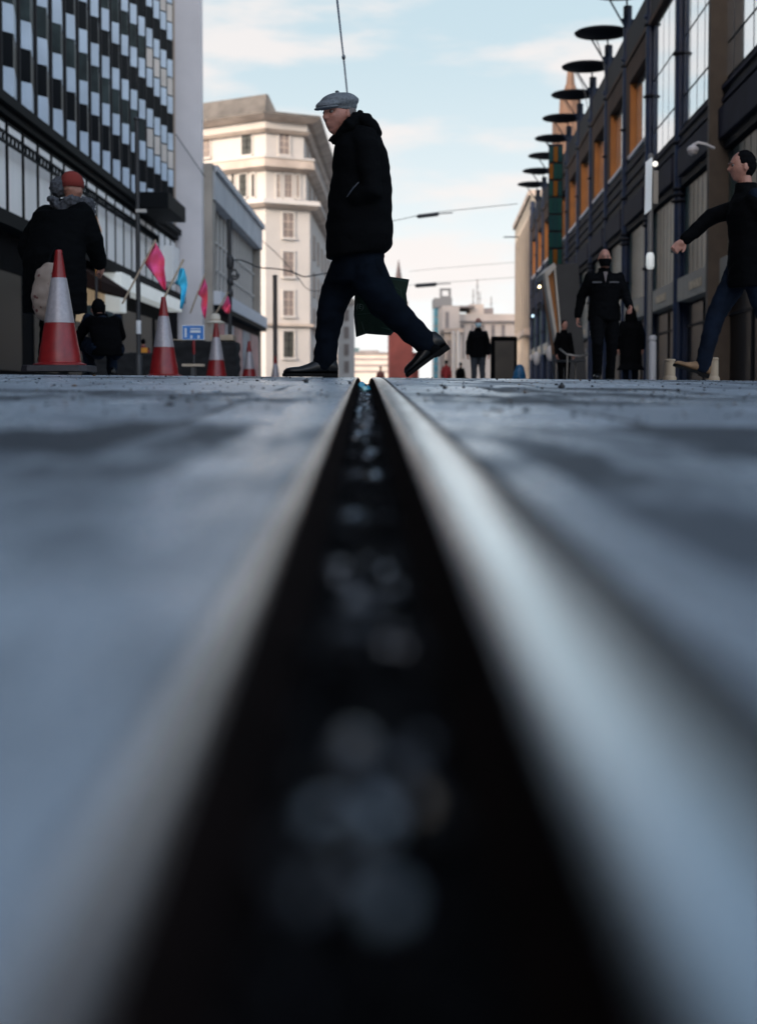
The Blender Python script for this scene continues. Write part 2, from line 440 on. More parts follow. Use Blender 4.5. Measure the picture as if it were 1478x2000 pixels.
def head_mesh(mb, c, yaw, pitch=0, s=1.0, ears=True, tilt=0):
    """a sculpted head; the face looks along -Y turned by yaw; c is the head's centre"""
    M = Matrix.Rotation(yaw, 3, 'Z') @ Matrix.Rotation(pitch, 3, 'X') @ Matrix.Rotation(tilt, 3, 'Y')
    c = Vector(c); n, m = 48, 40; rings = []
    def g(u, v, u0, v0, su, sv): return math.exp(-((u-u0)/su)**2-((v-v0)/sv)**2)
    for j in range(m+1):
        th = PI*(j+.01)/(m+.02); z = -math.cos(th); rr = math.sin(th); rg = []
        for k in range(n):
            a = 2*PI*k/n
            x = rr*math.sin(a); y = -rr*math.cos(a)       # a=0 is the face
            X = x*.076; Y = y*.098; Z = z*.122
            if Z < 0:
                t = min(1, -Z/.115)
                X *= 1-.34*t*t
                if Y > 0: Y *= 1-.55*t
                else: Y = Y*(1-.10*t) - .030*t*t*(1-t*.2)*(-y)
            front = max(0, -y)
            if y < .1:
                u, v = X, Z
                d = 0
                d += .011*g(u, v, 0, .030, .050, .012)                     # brow
                d -= .013*g(abs(u), v, .031, .010, .017, .013)             # sockets
                d += .021*g(u, v, 0, -.022, .013, .013)+.014*g(u, v, 0, -.002, .010, .024)   # nose
                d += .008*g(abs(u), v, .013, -.027, .009, .008)            # nostrils
                d += .008*g(abs(u), v, .044, -.016, .020, .020)            # cheekbones
                d -= .005*g(abs(u), v, .034, -.050, .014, .020)            # hollow cheeks
                d += .009*g(u, v, 0, -.054, .024, .007)+.009*g(u, v, 0, -.068, .020, .007)  # lips
                d -= .008*g(u, v, 0, -.0605, .030, .0030)                  # mouth line
                d -= .005*g(u, v, 0, -.080, .020, .007)
                d += .010*g(u, v, 0, -.098, .022, .014)                    # chin
                Y -= d*(front**.5 if front > 0 else 0)
            rg.append(c+M @ (Vector((X, Y, Z))*s))
        rings.append(rg)
    mb.rings(rings)
    if ears:
        for sx in (-1, 1):
            mb.ell(c+M @ (Vector((sx*.078, .008, -.005))*s), (.010*s, .020*s, .033*s), 12, 8, M @ Matrix.Rotation(sx*.35, 3, 'Z'))
    return M
def face_bits(c, M, s=1.0):
    e = MB(); c = Vector(c)
    for sx in (-1, 1):
        e.cur = 1; e.ell(c+M @ (Vector((sx*.031, -.078, .010))*s), (.0125*s,)*3, 12, 8)
        e.cur = 2; e.ell(c+M @ (Vector((sx*.031-.001, -.0885, .009))*s), (.006*s, .003*s, .006*s), 10, 6, M)
        e.cur = 3; e.tube([c+M @ (Vector(q)*s) for q in ((sx*.014, -.101, .026), (sx*.030, -.103, .033), (sx*.047, -.090, .028))], [.0035*s, .0045*s, .002*s], 6)
    return e
def hand_mesh(mb, w, d, nrm, s=1.0, curl=.9, thumb=1):
    """w wrist, d direction to the knuckles, nrm back of the hand"""
    w = Vector(w); d = Vector(d).normalized(); nrm = Vector(nrm); nrm = (nrm-d*nrm.dot(d)).normalized(); sd_ = d.cross(nrm)
    P = lambda a, b, c_: w+(d*a+sd_*b+nrm*c_)*s
    mb.tube([P(-.03, 0, 0), P(.01, 0, 0), P(.03, 0, 0)], [.026*s, .027*s, .028*s], 10)
    for b in (-.028, -.010, .009, .027): mb.tube([P(.02, b*.7, 0), P(.06, b*.95, 0), P(.088, b, 0)], [.016*s, .0155*s, .0125*s], 8)
    for b, L in ((-.030, .075), (-.010, .086), (.010, .080), (.029, .062)):
        p = P(.088, b, 0); pts = [p]; a = 0; cur = p
        for q in range(3):
            a += curl*(.55 if q == 0 else .75)
            cur = cur+(d*math.cos(a)-nrm*math.sin(a))*(L*s*(.45, .32, .23)[q]); pts.append(cur)
        mb.tube(pts, [.0105*s, .0098*s, .009*s, .0075*s], 8)
    t0 = P(.015, thumb*.026, -.004); t1 = P(.045, thumb*.050, -.016); t2 = P(.075, thumb*.052, -.034)
    mb.tube([t0, t1, t2], [.015*s, .0125*s, .009*s], 8)
def dress(o, heads, hands, m):
    """the skin under the clothes takes the cloth's material; only head, neck and hands stay bare"""
    me = o.data; me.materials.append(m); k = len(me.materials)-1
    for p in me.polygons:
        if p.material_index: continue
        c = p.center
        if min((c-h).length for h in heads) < .19 or (hands and min((c-h).length for h in hands) < .15): continue
        p.material_index = k
def shoe(parent, heel, d, up, L=.30, m=None, ms=None, s=1.0, label=None):
    d = Vector(d).normalized(); up = Vector(up); up = (up-d*up.dot(d)).normalized(); sd_ = up.cross(d); heel = Vector(heel)
    P = lambda x, y, z: heel+d*(x*L)+sd_*y*s+up*z*s
    up_ = MB(); rings = []
    for t, h, w in ((0, .080, .030), (.03, .112, .038), (.12, .128, .042), (.27, .128, .042), (.40, .108, .042), (.55, .083, .047), (.72, .066, .050), (.86, .063, .048), (.95, .056, .038), (1.0, .040, .020)):
        rg = []
        for k in range(16):
            a = 2*PI*k/16; y = math.cos(a)*w; z = .022+(h-.022)*(.5+.5*math.sin(a))
            if math.sin(a) > 0: y *= 1-.25*math.sin(a)
            rg.append(P(t, y, z))
        rings.append(rg)
    up_.rings(rings)
    o = up_.build('shoe', m or m_shoe, parent, smooth=True)
    sl = MB(); out_ = []
    prof = [(0.0, .024), (.02, .034), (.15, .038), (.35, .034), (.5, .042), (.7, .049), (.85, .044), (.96, .036), (1.015, .018)]
    poly = [(t, w) for t, w in prof]+[(t, -w) for t, w in reversed(prof)]
    rings = [[P(t, w, z) for t, w in poly] for z in (.008, .012, .026)]
    sl.rings(rings)
    hp = [(0, .022), (.02, .033), (.15, .037), (.27, .034)]; poly = hp+[(t, -w) for t, w in reversed(hp)]
    sl.rings([[P(t, w, z) for t, w in poly] for z in (-.004, .009)])
    sl.build('sole', ms or m_sole, o)
    if label: o['label'] = label
    return o

DEF = dict(pelvis=(0,0,.95), waist=(0,0,1.10), chest=(0,-.01,1.30), neck=(0,.01,1.48), head=(0,-.02,1.655),
    shL=(-.185,0,1.42), elL=(-.24,.02,1.15), wrL=(-.26,-.05,.90), shR=(.185,0,1.42), elR=(.24,.02,1.15), wrR=(.26,-.05,.90),
    hipL=(-.09,0,.92), knL=(-.10,-.01,.50), anL=(-.10,.02,.10), hipR=(.09,0,.92), knR=(.10,-.01,.50), anR=(.10,.02,.10),
    toeL=(-.12,-.22,.03), toeR=(.12,-.22,.03))
def figure(loc, rz, label, group=None, pose=None, s=1.0, coat=m_black2, legs=m_black2, hair=None, mask=None, coat_len=.80, bulk=1.0,
           head_yaw=0, voxel=.009, skin=m_skin, shoes=None, collar=True, hat=None, hands=True, skirt=None, name='person'):
    J = dict(DEF); J.update(pose or {}); J = {k: Vector(v) for k, v in J.items()}
    root = empty(name, loc, rz, label, 'person', group); root.scale = (s, s, s)
    b = MB(); hc = J['head']
    M = head_mesh(b, hc, head_yaw)
    b.tube([J['chest'], J['neck'], hc-Vector((0, -.012, .07))], [.09, .058, .055], 14)
    t = (J['pelvis'], J['waist'], J['chest'], J['neck']-Vector((0, 0, .05)))
    b.hring([(p.x, p.y, p.z, rx, ry) for p, rx, ry in zip(t, (.155, .135, .16, .12), (.10, .09, .105, .07))], 20)
    for S in 'LR':
        b.tube([J['sh'+S], J['el'+S], J['wr'+S]], [.052, .040, .028], 12)
        b.tube([J['hip'+S], J['kn'+S], J['an'+S]], [.085, .056, .040], 12)
        b.tube([J['an'+S]-Vector((0, 0, .02)), J['an'+S]*.4+J['toe'+S]*.6], [.034, .018], 10)
        d = J['wr'+S]-J['el'+S]
        if hands: hand_mesh(b, J['wr'+S]+d.normalized()*.02, d, (-1 if S == 'L' else 1, 0, .1), 1.0, 1.0, 1 if S == 'L' else -1)
    bo_ = remesh(b, 'body', [skin, m_eye, m_iris, m_brow], root, voxel, 2 if voxel > .008 else 1, extra=face_bits(hc, M))
    dress(bo_, [hc], [J['wrL']+(J['wrL']-J['elL']).normalized()*.09, J['wrR']+(J['wrR']-J['elR']).normalized()*.09] if hands else [], legs or coat)
    cb = MB(); p, w, c, nk = t; k = bulk
    cl = coat_len
    secs = [(p.x*1.0, p.y, cl, .19*k, .135*k), (p.x, p.y, (cl+p.z)/2, .19*k, .14*k), (p.x, p.y, p.z+.03, .185*k, .135*k), (w.x, w.y, w.z, .172*k, .13*k),
            (c.x, c.y, c.z-.02, .188*k, .138*k), (c.x, c.y, c.z+.08, .180*k, .12*k), (nk.x, nk.y, nk.z, .11*k, .09*k), (nk.x, nk.y, nk.z+.07, .078, .08)]
    if skirt: secs = [(p.x, p.y, skirt, .25*k, .2*k)]+secs
    cb.hring(secs, 28)
    for S in 'LR':
        s0 = J['sh'+S]*.86+c*.14-Vector((0, 0, .025))
        cb.tube([nk-Vector((0, 0, .03)), s0], [.055*k, .072*k], 14)
        cb.tube([s0, (s0+J['el'+S])/2, J['el'+S], J['wr'+S]], [.072*k, .070*k, .060*k, .047*k], 14)
    co = remesh(cb, 'coat', coat, root, .012, 4, .008, .09)
    if collar:
        q = MB(); n_ = J['neck']
        q.hring([(n_.x, n_.y+.005, n_.z-.05, .095, .09), (n_.x, n_.y, n_.z+.01, .083, .085), (n_.x, n_.y, n_.z+.05, .080, .083), (n_.x, n_.y, n_.z+.045, .07, .072), (n_.x, n_.y, n_.z-.04, .068, .07)], 24)
        q.build('collar', coat, co, smooth=True)
    if legs:
        lb = MB()
        for S in 'LR':
            lb.tube([J['hip'+S]+Vector((0,0,.04)), J['hip'+S]*.5+J['kn'+S]*.5, J['kn'+S], J['kn'+S]*.45+J['an'+S]*.55, J['an'+S]+Vector((0,0,-.02))], [.112, .098, .077, .066, .062], 14)
        remesh(lb, 'trousers', legs, root, .012, 3, .007, .08)
    for S in 'LR':
        d = J['toe'+S]-J['an'+S]; d.z = d.z+.07 if abs(d.z+.07) > .03 else 0
        up = Vector((0, 0, 1)) if abs(d.normalized().z) < .9 else Vector((0, -1, 0))
        dn = d.normalized(); upn = (up-dn*up.dot(dn)).normalized()
        shoe(root, J['an'+S]-dn*.075-upn*.088, d, up, .29, shoes or m_shoe)
    if hair:
        h = MB()
        for j in range(1): h.ell(hc+M @ Vector((0, .016, .022)), (.083, .092, .112), 22, 14, M)
        bm = None
        o = remesh(h, 'hair', hair, root, .008, 1, .006, .03)
    if mask:
        q = MB(); rings = []
        for z, r0 in ((-.108, .93), (-.09, 1.0), (-.06, 1.07), (-.03, 1.09), (-.008, 1.03)):
            t_ = min(1, max(0, -z/.115)); rg = []
            for a_ in range(-8, 9):
                a2 = a_/8*1.35
                X = math.sin(a2)*.080*(1-.25*t_*t_)*r0; Y = -math.cos(a2)*(.112+.012*t_)*r0
                rg.append(hc+M @ Vector((X, Y, z)))
            inner = [v+M @ Vector((0, .004, 0)) for v in reversed(rg)]
            rings.append(rg+inner)
        q.rings(rings); q.build('face_mask', mask, root, smooth=True)
    return root, J, M

# ---------------------------------------------------------------- the man crossing the street (9 m away)
MY = 9.0
def mp3(px, py, dy=0): return at(px, py, MY)+Vector((0, dy, 0))
SC = 9.0/F_PX                                       # metres per photo pixel there
man = empty('person', (at(700, 738, MY).x, MY, gz(0, MY)), 0, 'man in grey flat cap and black jacket striding across the tram rail', 'person')
inv = -man.location
def off(mb):                                        # into the man's own space
    mb.v = [tuple(Vector(v)+inv) for v in mb.v]; return mb
HC = mp3(662, 226, -.01)
HYAW = R(-50)                                       # looks to his front (-X), turned towards the lens
HS = 1.07
b = MB()
HM = head_mesh(b, HC, HYAW, R(1), HS)
b.tube([mp3(690, 300), mp3(683, 262), mp3(670, 236)], [.085, .062, .058], 14)
body_secs = [(505, 702, .155, .10), (440, 703, .15, .10), (380, 705, .145, .10), (320, 708, .16, .12), (290, 706, .14, .15), (272, 698, .09, .12)]
b.hring([(mp3(cx, py).x, MY, mp3(cx, py).z, rx*.85, ry*1.1) for py, cx, rx, ry in body_secs], 20)
Lh = [mp3(722, 515, -.08), mp3(770, 610, -.10), mp3(842, 680, -.10)]     # trailing leg
Fh = [mp3(690, 515, .08), mp3(646, 590, .10), mp3(634, 700, .10)]        # leading leg
for lg in (Lh, Fh): b.tube(lg, [.085, .058, .034], 12)
b.tube([mp3(636, 712, .10), mp3(602, 726, .10)], [.026, .016], 10)
b.tube([mp3(846, 684, -.10), mp3(833, 702, -.10)], [.026, .016], 10)
armN = [mp3(712, 292, -.20), mp3(727, 385, -.25), mp3(696, 400, -.18)]
armF = [mp3(705, 295, .20), mp3(722, 390, .27), mp3(742, 478, .27)]
b.tube(armN, [.052, .042, .03], 12); b.tube(armF, [.052, .042, .03], 12)
hand_mesh(b, mp3(696, 400, -.17), (-1, .3, -.45), (0, -1, 0), .9, .3, 1)
hand_mesh(b, mp3(743, 484, .27), (.12, 0, -1), (1, .2, 0), 1, 1.5, 1)
off(b)
fb = face_bits(HC, HM, HS); off(fb)
remesh(b, 'body', [m_skin2, m_eye, m_iris, m_brow], man, .0045, 1, extra=fb)
dress(C.objects['body'], [HC+inv], [mp3(743, 484, .27)+inv], m_jean)
# jacket
j = MB()
out_j = [(500, 637, 751, .215), (492, 636.5, 759, .225), (482, 636.5, 765, .23), (468, 636.5, 766.5, .235), (440, 637, 767.5, .235), (400, 641, 766, .235), (360, 645.5, 764.5, .235),
         (335, 648, 762, .235), (310, 650.5, 758, .245), (292, 652, 754, .235), (278, 655, 748, .20), (266, 660, 742, .16), (255, 666, 737, .12)]
rings = []
for i, (py, xl, xr, hd) in enumerate(out_j):
    rg = []
    for k in range(36):
        a = 2*PI*k/36; ca, sa = math.cos(a), math.sin(a)
        cx = (xl+xr)/2; rx = (xr-xl)/2
        sx = math.copysign(abs(ca)**.85, ca); sy = math.copysign(abs(sa)**.85, sa)
        tl = (ca*-6 if i < 3 else 0)*(1-i/3)                     # hem lower in front
        p = mp3(cx+rx*sx, py-tl*-1*(1) if i < 3 else py)
        rg.append(Vector((p.x, MY+hd*sy, p.z)))
    rings.append(rg)
j.rings(rings)
j.tube([mp3(706, 288, -.17), mp3(716, 300, -.205), mp3(727, 385, -.245), mp3(700, 395, -.215), mp3(682, 402, -.165)], [.075, .082, .070, .060, .05], 16)
j.tube([mp3(705, 290, .17), mp3(710, 300, .2), mp3(722, 390, .265), mp3(741, 474, .265)], [.075, .082, .068, .05], 16)
j.tube([mp3(700, 262, -.11), mp3(715, 280, -.16)], [.05, .08], 14); j.tube([mp3(700, 262, .11), mp3(715, 280, .16)], [.05, .08], 14)
off(j); jk = remesh(j, 'jacket', m_black, man, .011, 3, .008, .13)
# hood lying on the shoulders, collar standing at the jaw
h = MB()
h.tube([mp3(697, 236, -.10), mp3(714, 243, -.125), mp3(726, 256, -.09), mp3(728, 262, 0), mp3(726, 256, .09), mp3(714, 243, .125), mp3(697, 236, .10)], [.043, .048, .053, .056, .053, .048, .043], 14)
h.tube([mp3(706, 235, 0), mp3(720, 248, 0), mp3(728, 262, 0)], [.050, .062, .050], 14)
h.tube([mp3(703, 224, -.05), mp3(706, 224, .05)], .022, 10)
off(h); remesh(h, 'hood', m_black, jk, .009, 2, .006, .05)
c_ = MB()
c_.tube([mp3(700, 238, -.11), mp3(684, 252, -.135), mp3(668, 268, -.09), mp3(660, 276, -.02)], [.045, .045, .040, .032], 12)
c_.tube([mp3(700, 238, .11), mp3(684, 252, .115), mp3(668, 268, .08), mp3(660, 276, .02)], [.045, .045, .040, .032], 12)
c_.tube([mp3(672, 270, 0), mp3(654, 270, -.02), mp3(645, 275, -.03), mp3(641, 277, -.03)], [.05, .026, .014, .006], 10)
c_.tube([mp3(659, 268, -.03), mp3(651, 279, -.03), mp3(650, 283, -.03)], [.02, .014, .008], 8)
off(c_); remesh(c_, 'collar', m_black, jk, .008, 1, .004, .04)
pk = MB(); pk.tube([mp3(700, 371, -.305), mp3(690, 381, -.30), mp3(679, 396, -.285)], [.004, .006, .004], 6)
pk.tube([mp3(655, 300, -.06), mp3(651, 380, -.06), mp3(642, 480, -.05)], .005, 6)
off(pk); pk.build('piping', mat('jacket_piping', (.03, .034, .045), .5), jk, smooth=True)
# trousers
t_ = MB()
t_.hring([(mp3(cx, py).x, MY, mp3(cx, py).z, rx*SC, ry) for py, cx, rx, ry in ((552, 699, 52, .15), (530, 698, 53, .165), (508, 699, 51, .165), (480, 700, 50, .16))], 24)
t_.tube([mp3(686, 515, .07), mp3(670, 545, .09), mp3(651, 583, .10), mp3(644, 620, .10), mp3(638, 655, .10), mp3(635, 690, .10), mp3(635, 704, .10)], [.122, .112, .096, .084, .076, .073, .077], 18)
t_.tube([mp3(713, 520, -.07), mp3(720, 552, -.09), mp3(750, 594, -.10), mp3(775, 618, -.10), mp3(801, 644, -.10), mp3(824, 665, -.10), mp3(829, 669, -.10)], [.110, .105, .102, .092, .084, .074, .077], 18)
off(t_); remesh(t_, 'trousers', m_jean, man, .010, 2, .009, .11)
# shoes
g0 = gz(at(610, 735, MY).x, MY)-man.location.z
s1 = shoe(man, mp3(659, 733, .10)+inv+Vector((0, 0, 0)), (-1, -.12, .0), (0, 0, 1), 107*SC, s=1.08)
def fix(o, dz):
    for ob in [o]+[x for x in C.objects if x.parent == o]:
        for v in ob.data.vertices: v.co.z += dz
fix(s1, g0+.003-(min(v.co.z for v in s1.data.vertices)-.02))
s2 = shoe(man, mp3(876, 681, -.10)+inv, (-78, 0, -58), (-58, 0, 78), 98*SC, s=1.22)
# ankle cuffs bridge sock and shoe
for pts in ([mp3(826, 667, -.10), mp3(846, 683, -.10)], [mp3(634, 700, .10), mp3(638, 716, .10)]):
    so = MB(); so.tube(pts, [.060, .054], 12); off(so); so.build('sock', m_black, man, smooth=True)
# flat cap
cp = MB(); CM = HM; cc = HC
H_ = lambda x, y, z: cc+CM @ Vector((x, y, z))
cp.ell(H_(0, .004, .083), (.113, .128, .058), 28, 16, CM @ Matrix.Rotation(R(7), 3, 'X'))
cp.ell(H_(0, -.072, .062), (.090, .092, .034), 24, 12, CM @ Matrix.Rotation(R(16), 3, 'X'))
cp.ell(H_(0, .022, .062), (.096, .100, .050), 24, 12, CM)
cp.hring([(0, .006, .028, .086, .106), (0, .006, .07, .09, .110)], 28)
o_ = len(cp.v)-56
for q in range(o_, len(cp.v)): cp.v[q] = tuple(cc+CM @ Vector(cp.v[q]))
off(cp); cap = remesh(cp, 'flat_cap', m_tweed, man, .005, 3, .0035, .05)
br = MB(); rings = []
for t in range(0, 13):
    a = -1.35+2.7*t/12; ca = math.cos(a)
    pi = Vector((math.sin(a)*.084, -.058-ca*.036, .040)); po = Vector((math.sin(a)*.088, -.072-ca*.100, .036-.012*ca+.004))
    md = (pi+po)/2
    rings.append([cc+CM @ v for v in (pi, md+Vector((0, 0, .005)), po, po-Vector((0, 0, .007)), md-Vector((0, 0, .004)), pi-Vector((0, 0, .008)))])
br.rings(rings); off(br); br.build('peak', m_tweed, cap, smooth=True)
bt = MB(); bt.ell(H_(0, -.012, .144), (.013, .013, .008), 10, 6); off(bt); bt.build('button', m_tweed, cap, smooth=True)
hr = MB(); hr.hring([(0, .022, -.03, .079, .080), (0, .018, .0, .083, .084), (0, .012, .03, .083, .09)], 24)
hv = MB()
for k in range(0, 21):
    pass
hr2 = MB()
for a in [x*.14 for x in range(-11, 12)]:
    an = PI+a
    p0 = Vector((math.sin(an)*.079, .012-math.cos(an)*.088, .030)); p1 = Vector((math.sin(an)*.075, .010-math.cos(an)*.086, -.030-.02*math.cos(a)))
    hr2.tube([cc+HM @ (p0*HS), cc+HM @ ((p0+p1)/2*1.02*HS), cc+HM @ (p1*HS)], [.009, .010, .006], 6)
off(hr2); hr2.build('hair', mat('short_grey_hair', (.14, .12, .115), .9, var=.3, vscale=60), man, smooth=True)

# ---- the bag he carries (a thing of its own)
bag = empty('carrier_bag', mp3(742, 655, .30), 0, 'dark green plastic carrier bag hanging behind the legs of the man in the flat cap', 'bag')
binv = -bag.location
m_bag = mat('dark_green_plastic', (.0022, .010, .006), .6, var=.3, vscale=8, bump=.5, bscale=14, spec=.12)
poly = [(692, 560), (754, 531), (802, 538), (796, 567), (799, 594), (790, 625), (764, 651.5), (740, 650), (715, 648), (694.7, 655), (690, 610)]
bb = MB(); n = len(poly)
cx = sum(p[0] for p in poly)/n; cy = sum(p[1] for p in poly)/n
rings = []
for dy, sc in ((-.045, .55), (-.04, .9), (0, 1.0), (.04, .9), (.045, .55)):
    rings.append([mp3(cx+(x-cx)*sc, cy+(y-cy)*sc, .30+dy)+binv for x, y in poly])
bb.rings(rings)
bo = bb.build('bag_body', m_bag, bag)
hd_ = MB()
for dy in (-.03, .03): hd_.tube([mp3(756, 545, .30+dy)+binv, mp3(748, 515, .285)+binv, mp3(744, 500, .272)+binv, mp3(742, 515, .285)+binv, mp3(733, 548, .30+dy)+binv], .006, 8)
hd_.build('handle', m_bag, bag, smooth=True)
m_prt = mat('faded_print', (.05, .07, .06), .6)
def text_mesh(txt, name, m, parent, M, size=1, ext=.001):
    cu = bpy.data.curves.new(name, 'FONT'); cu.body = txt; cu.size = size; cu.extrude = ext; cu.align_x = 'CENTER'; cu.align_y = 'CENTER'
    to = bpy.data.objects.new(name, cu); C.objects.link(to)
    me = bpy.data.meshes.new_from_object(to.evaluated_get(bpy.context.evaluated_depsgraph_get()))
    bpy.data.objects.remove(to); me.name = name; me.materials.clear(); me.materials.append(m)
    o = bpy.data.objects.new(name, me); C.objects.link(o); o.parent = parent; o.matrix_local = M; return o
def face_cam(p, rot=0): return Matrix.Translation(p) @ Matrix.Rotation(PI/2, 4, 'X') @ Matrix.Rotation(rot, 4, 'Z')
text_mesh('ke', 'printed_letters', m_prt, bag, face_cam(mp3(771, 572, .30-.048)+binv, R(-8)), .065)
text_mesh('(E)', 'printed_letters', m_prt, bag, face_cam(mp3(703, 594, .30-.048)+binv, R(-12)), .045)
for a_, b_ in (((694, 610), (740, 606)), ((706, 625), (712, 646)), ((745, 636), (762, 640)), ((758, 545), (780, 560)), ((784, 560), (788, 590))):
    cr_ = MB(); cr_.tube([mp3(*a_, .30-.042)+binv, mp3(*b_, .30-.044)+binv], .003, 6)
    cr_.build('crease', mat('bag_fold', (.006, .020, .014), .4, spec=.2), bag, smooth=True)
# ------------------------------------------------------------------ left side: checkered office block
m_conc = mat('grey_pink_render', (.78, .71, .69), .85, var=.07, vscale=.5, bump=.2, bscale=8)
m_panel = mat('pale_blue_panel', (.60, .66, .73), .30, var=.10, vscale=.8)
m_panel2 = mat('beige_blind_panel', (.68, .58, .50), .5, var=.1, vscale=.8)
m_glass_d = mat('dark_window_glass', (.004, .0045, .006), .4, spec=.12, bump=.06, bscale=1.5)
m_marble = mat('dark_grey_green_cladding', (.030, .040, .038), .5, spec=.2, var=.5, vscale=1.2)
m_mull = mat('dark_bronze_mullion', (.030, .028, .028), .7, spec=.15)
m_frame_d = mat('black_frame', (.006, .007, .008), .7, spec=.12)
m_glow_blind = mat('pale_window_blind', (.85, .82, .78), .5, var=.12, vscale=.35, stretch=(1, 1, .3), emit=(.85, .88, .95), estr=.04)  # faint glow added to brighten the blinds, no lamp behind them
m_whitesign = mat('white_fascia', (.72, .73, .71), .6, var=.05, vscale=1, emit=(.9, .95, .92), estr=.16)  # slight emission added so the white sign band reads brighter
m_dark_shop = mat('black_shopfront', (.004, .004, .005), .8, var=.3, vscale=2, spec=.05)
ANG_L = math.atan(50/F_PX)
L1 = empty('office_block', (-9.5, 0, 0), -ANG_L, 'tall office block with a checkerboard of pale and black window bays over a long shopfront', 'building')
def lp(mb, name, m, parent=None, **k): return mb.build(name, m, parent or L1, **k)
Z0 = 7.33
lp(MB().box(-14, -.06, -60, 63.9, -.5, 27), 'wall', m_mull)  # unseen length behind the camera added to shade the street
lp(MB().box(-.06, .28, 22, 63.9, Z0-.30, Z0-.06).box(-.06, .14, 22, 63.9, Z0-.5, Z0-.30), 'ledge', m_frame_d)
PIT = 1.74; ROW = .775
cols = list(range(-9, 15)); cells = []
for k in cols:
    y0 = 39.06+PIT*(k-1)
    for r in range(0, 25):
        kind = 'WBWG'[r % 4]
        if kind == 'G' and k >= 11 and r in (3, 7, 11, 15, 19): kind = 'P'
        cells.append((y0, r, kind, k))
def vis(c):                                          # large in the picture first
    y0, r, kind, k = c
    z = Z0+r*ROW; px = 762-9.5*2800/(y0+.7); py = 771-z/(y0+.7)*2800
    return -1 < px < 350 and -20 < py < 460
def tooth(mb_, y0, z0, z1, o=0):
    return mb_.prism([(0-o, y0), (.19+o, y0+.36), (0-o, y0+1.50)], z1-z0, Matrix.Translation((0, 0, z0)), axis='z')
marb = MB(); rw = MB(); rgl = MB(); nW = nG = 0
rr_ = random.Random(5)
for (y0, r, kind, k) in sorted(cells, key=lambda c: (not vis(c), c[0])):
    z = Z0+r*ROW; y0 += rr_.uniform(-.015, .015)
    if kind in 'WP':
        mm_ = m_panel2 if (kind == 'P' or (k >= 12 and r in (7,) )) else m_panel
        if nW < 100 and vis((y0, r, kind, k)):
            lp(tooth(MB(), y0, z+.02, z+ROW-.05, .02), 'bay_panel', mm_); nW += 1
        else: tooth(rw, y0, z+.02, z+ROW-.05, .02)
    elif kind == 'B':
        if nG < 60 and vis((y0, r, kind, k)):
            lp(tooth(MB(), y0, z-.04, z+ROW+.01), 'window', m_glass_d); nG += 1
        else: tooth(rgl, y0, z-.04, z+ROW+.01)
    else: tooth(marb, y0, z-.04, z+ROW+.01)
tag(lp(marb, 'spandrel_cladding', m_marble), kind='stuff')
tag(lp(rw, 'upper_bay_panels', m_panel), kind='stuff'); tag(lp(rgl, 'upper_windows', m_glass_d), kind='stuff')
mu = MB()
for k in cols: mu.box(-.02, .05, 39.06+PIT*(k-1)-.22, 39.06+PIT*(k-1)-.06, Z0, 27)
lp(mu, 'mullions', m_mull)
# tall first-floor windows, ornamental rail, fascia, white sign, dark shopfront
for i in range(24):
    y0 = 26.5+i*1.55
    f = lp(MB().box(-.04, .04, y0+.06, y0+1.47, 4.45, 6.75), 'window', m_frame_d)
    lp(MB().box(.04, .055, y0+.17, y0+1.36, 4.55, 6.65), 'pane', m_glow_blind, f)
rl = MB()
for z in (6.28, 6.02): rl.box(.25, .30, 22, 57.5, z, z+.03)
y = 22
while y < 57.3:
    n_ = 10
    ring = [Vector((.275, y+.17+.13*math.cos(2*PI*k/n_), 6.165+.115*math.sin(2*PI*k/n_))) for k in range(n_+1)]
    rl.tube(ring, .024, 5, False); y += .36
lp(rl, 'ornamental_rail', m_frame_d)
lp(MB().box(-.05, .45, 22, 63.8, 4.02, 4.36), 'fascia', m_frame_d)
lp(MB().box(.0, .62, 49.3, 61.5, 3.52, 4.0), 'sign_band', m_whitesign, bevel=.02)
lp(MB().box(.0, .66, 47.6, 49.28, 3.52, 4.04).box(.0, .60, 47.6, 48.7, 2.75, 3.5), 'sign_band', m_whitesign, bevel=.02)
lp(MB().box(-.05, .10, 22, 63.8, -.4, 3.9), 'shopfront', m_dark_shop)
for y0 in (30, 34, 38, 42, 50.5, 54, 57.5): lp(MB().box(.1, .13, y0, y0+2.7, .6, 3.0), 'shop_window', m_glass_d)
lp(MB().box(.1, .14, 42.6, 47.4, 2.2, 3.6), 'lit_window', mat('warm_shop_interior', (.55, .42, .26), .6, var=.45, vscale=1.2, emit=(1, .72, .42), estr=.10))
aw = MB(); aw.prism([(.1, 3.95), (1.0, 3.35), (1.0, 3.1), (.1, 3.3)], 4.6, Matrix.Translation((0, 42.6, 0)))
lp(aw, 'awning', mat('brown_awning', (.03, .016, .013), .9, spec=.05))
# upper canopy boxes seen near the end of the block
lp(MB().box(.0, 1.3, 53.5, 58.0, 6.9, 7.5), 'canopy_box', m_frame_d, bevel=.03)
lp(MB().box(.0, .5, 60.0, 61.6, 4.7, 6.2), 'hanging_sign_panel', m_glow_blind, bevel=.02)
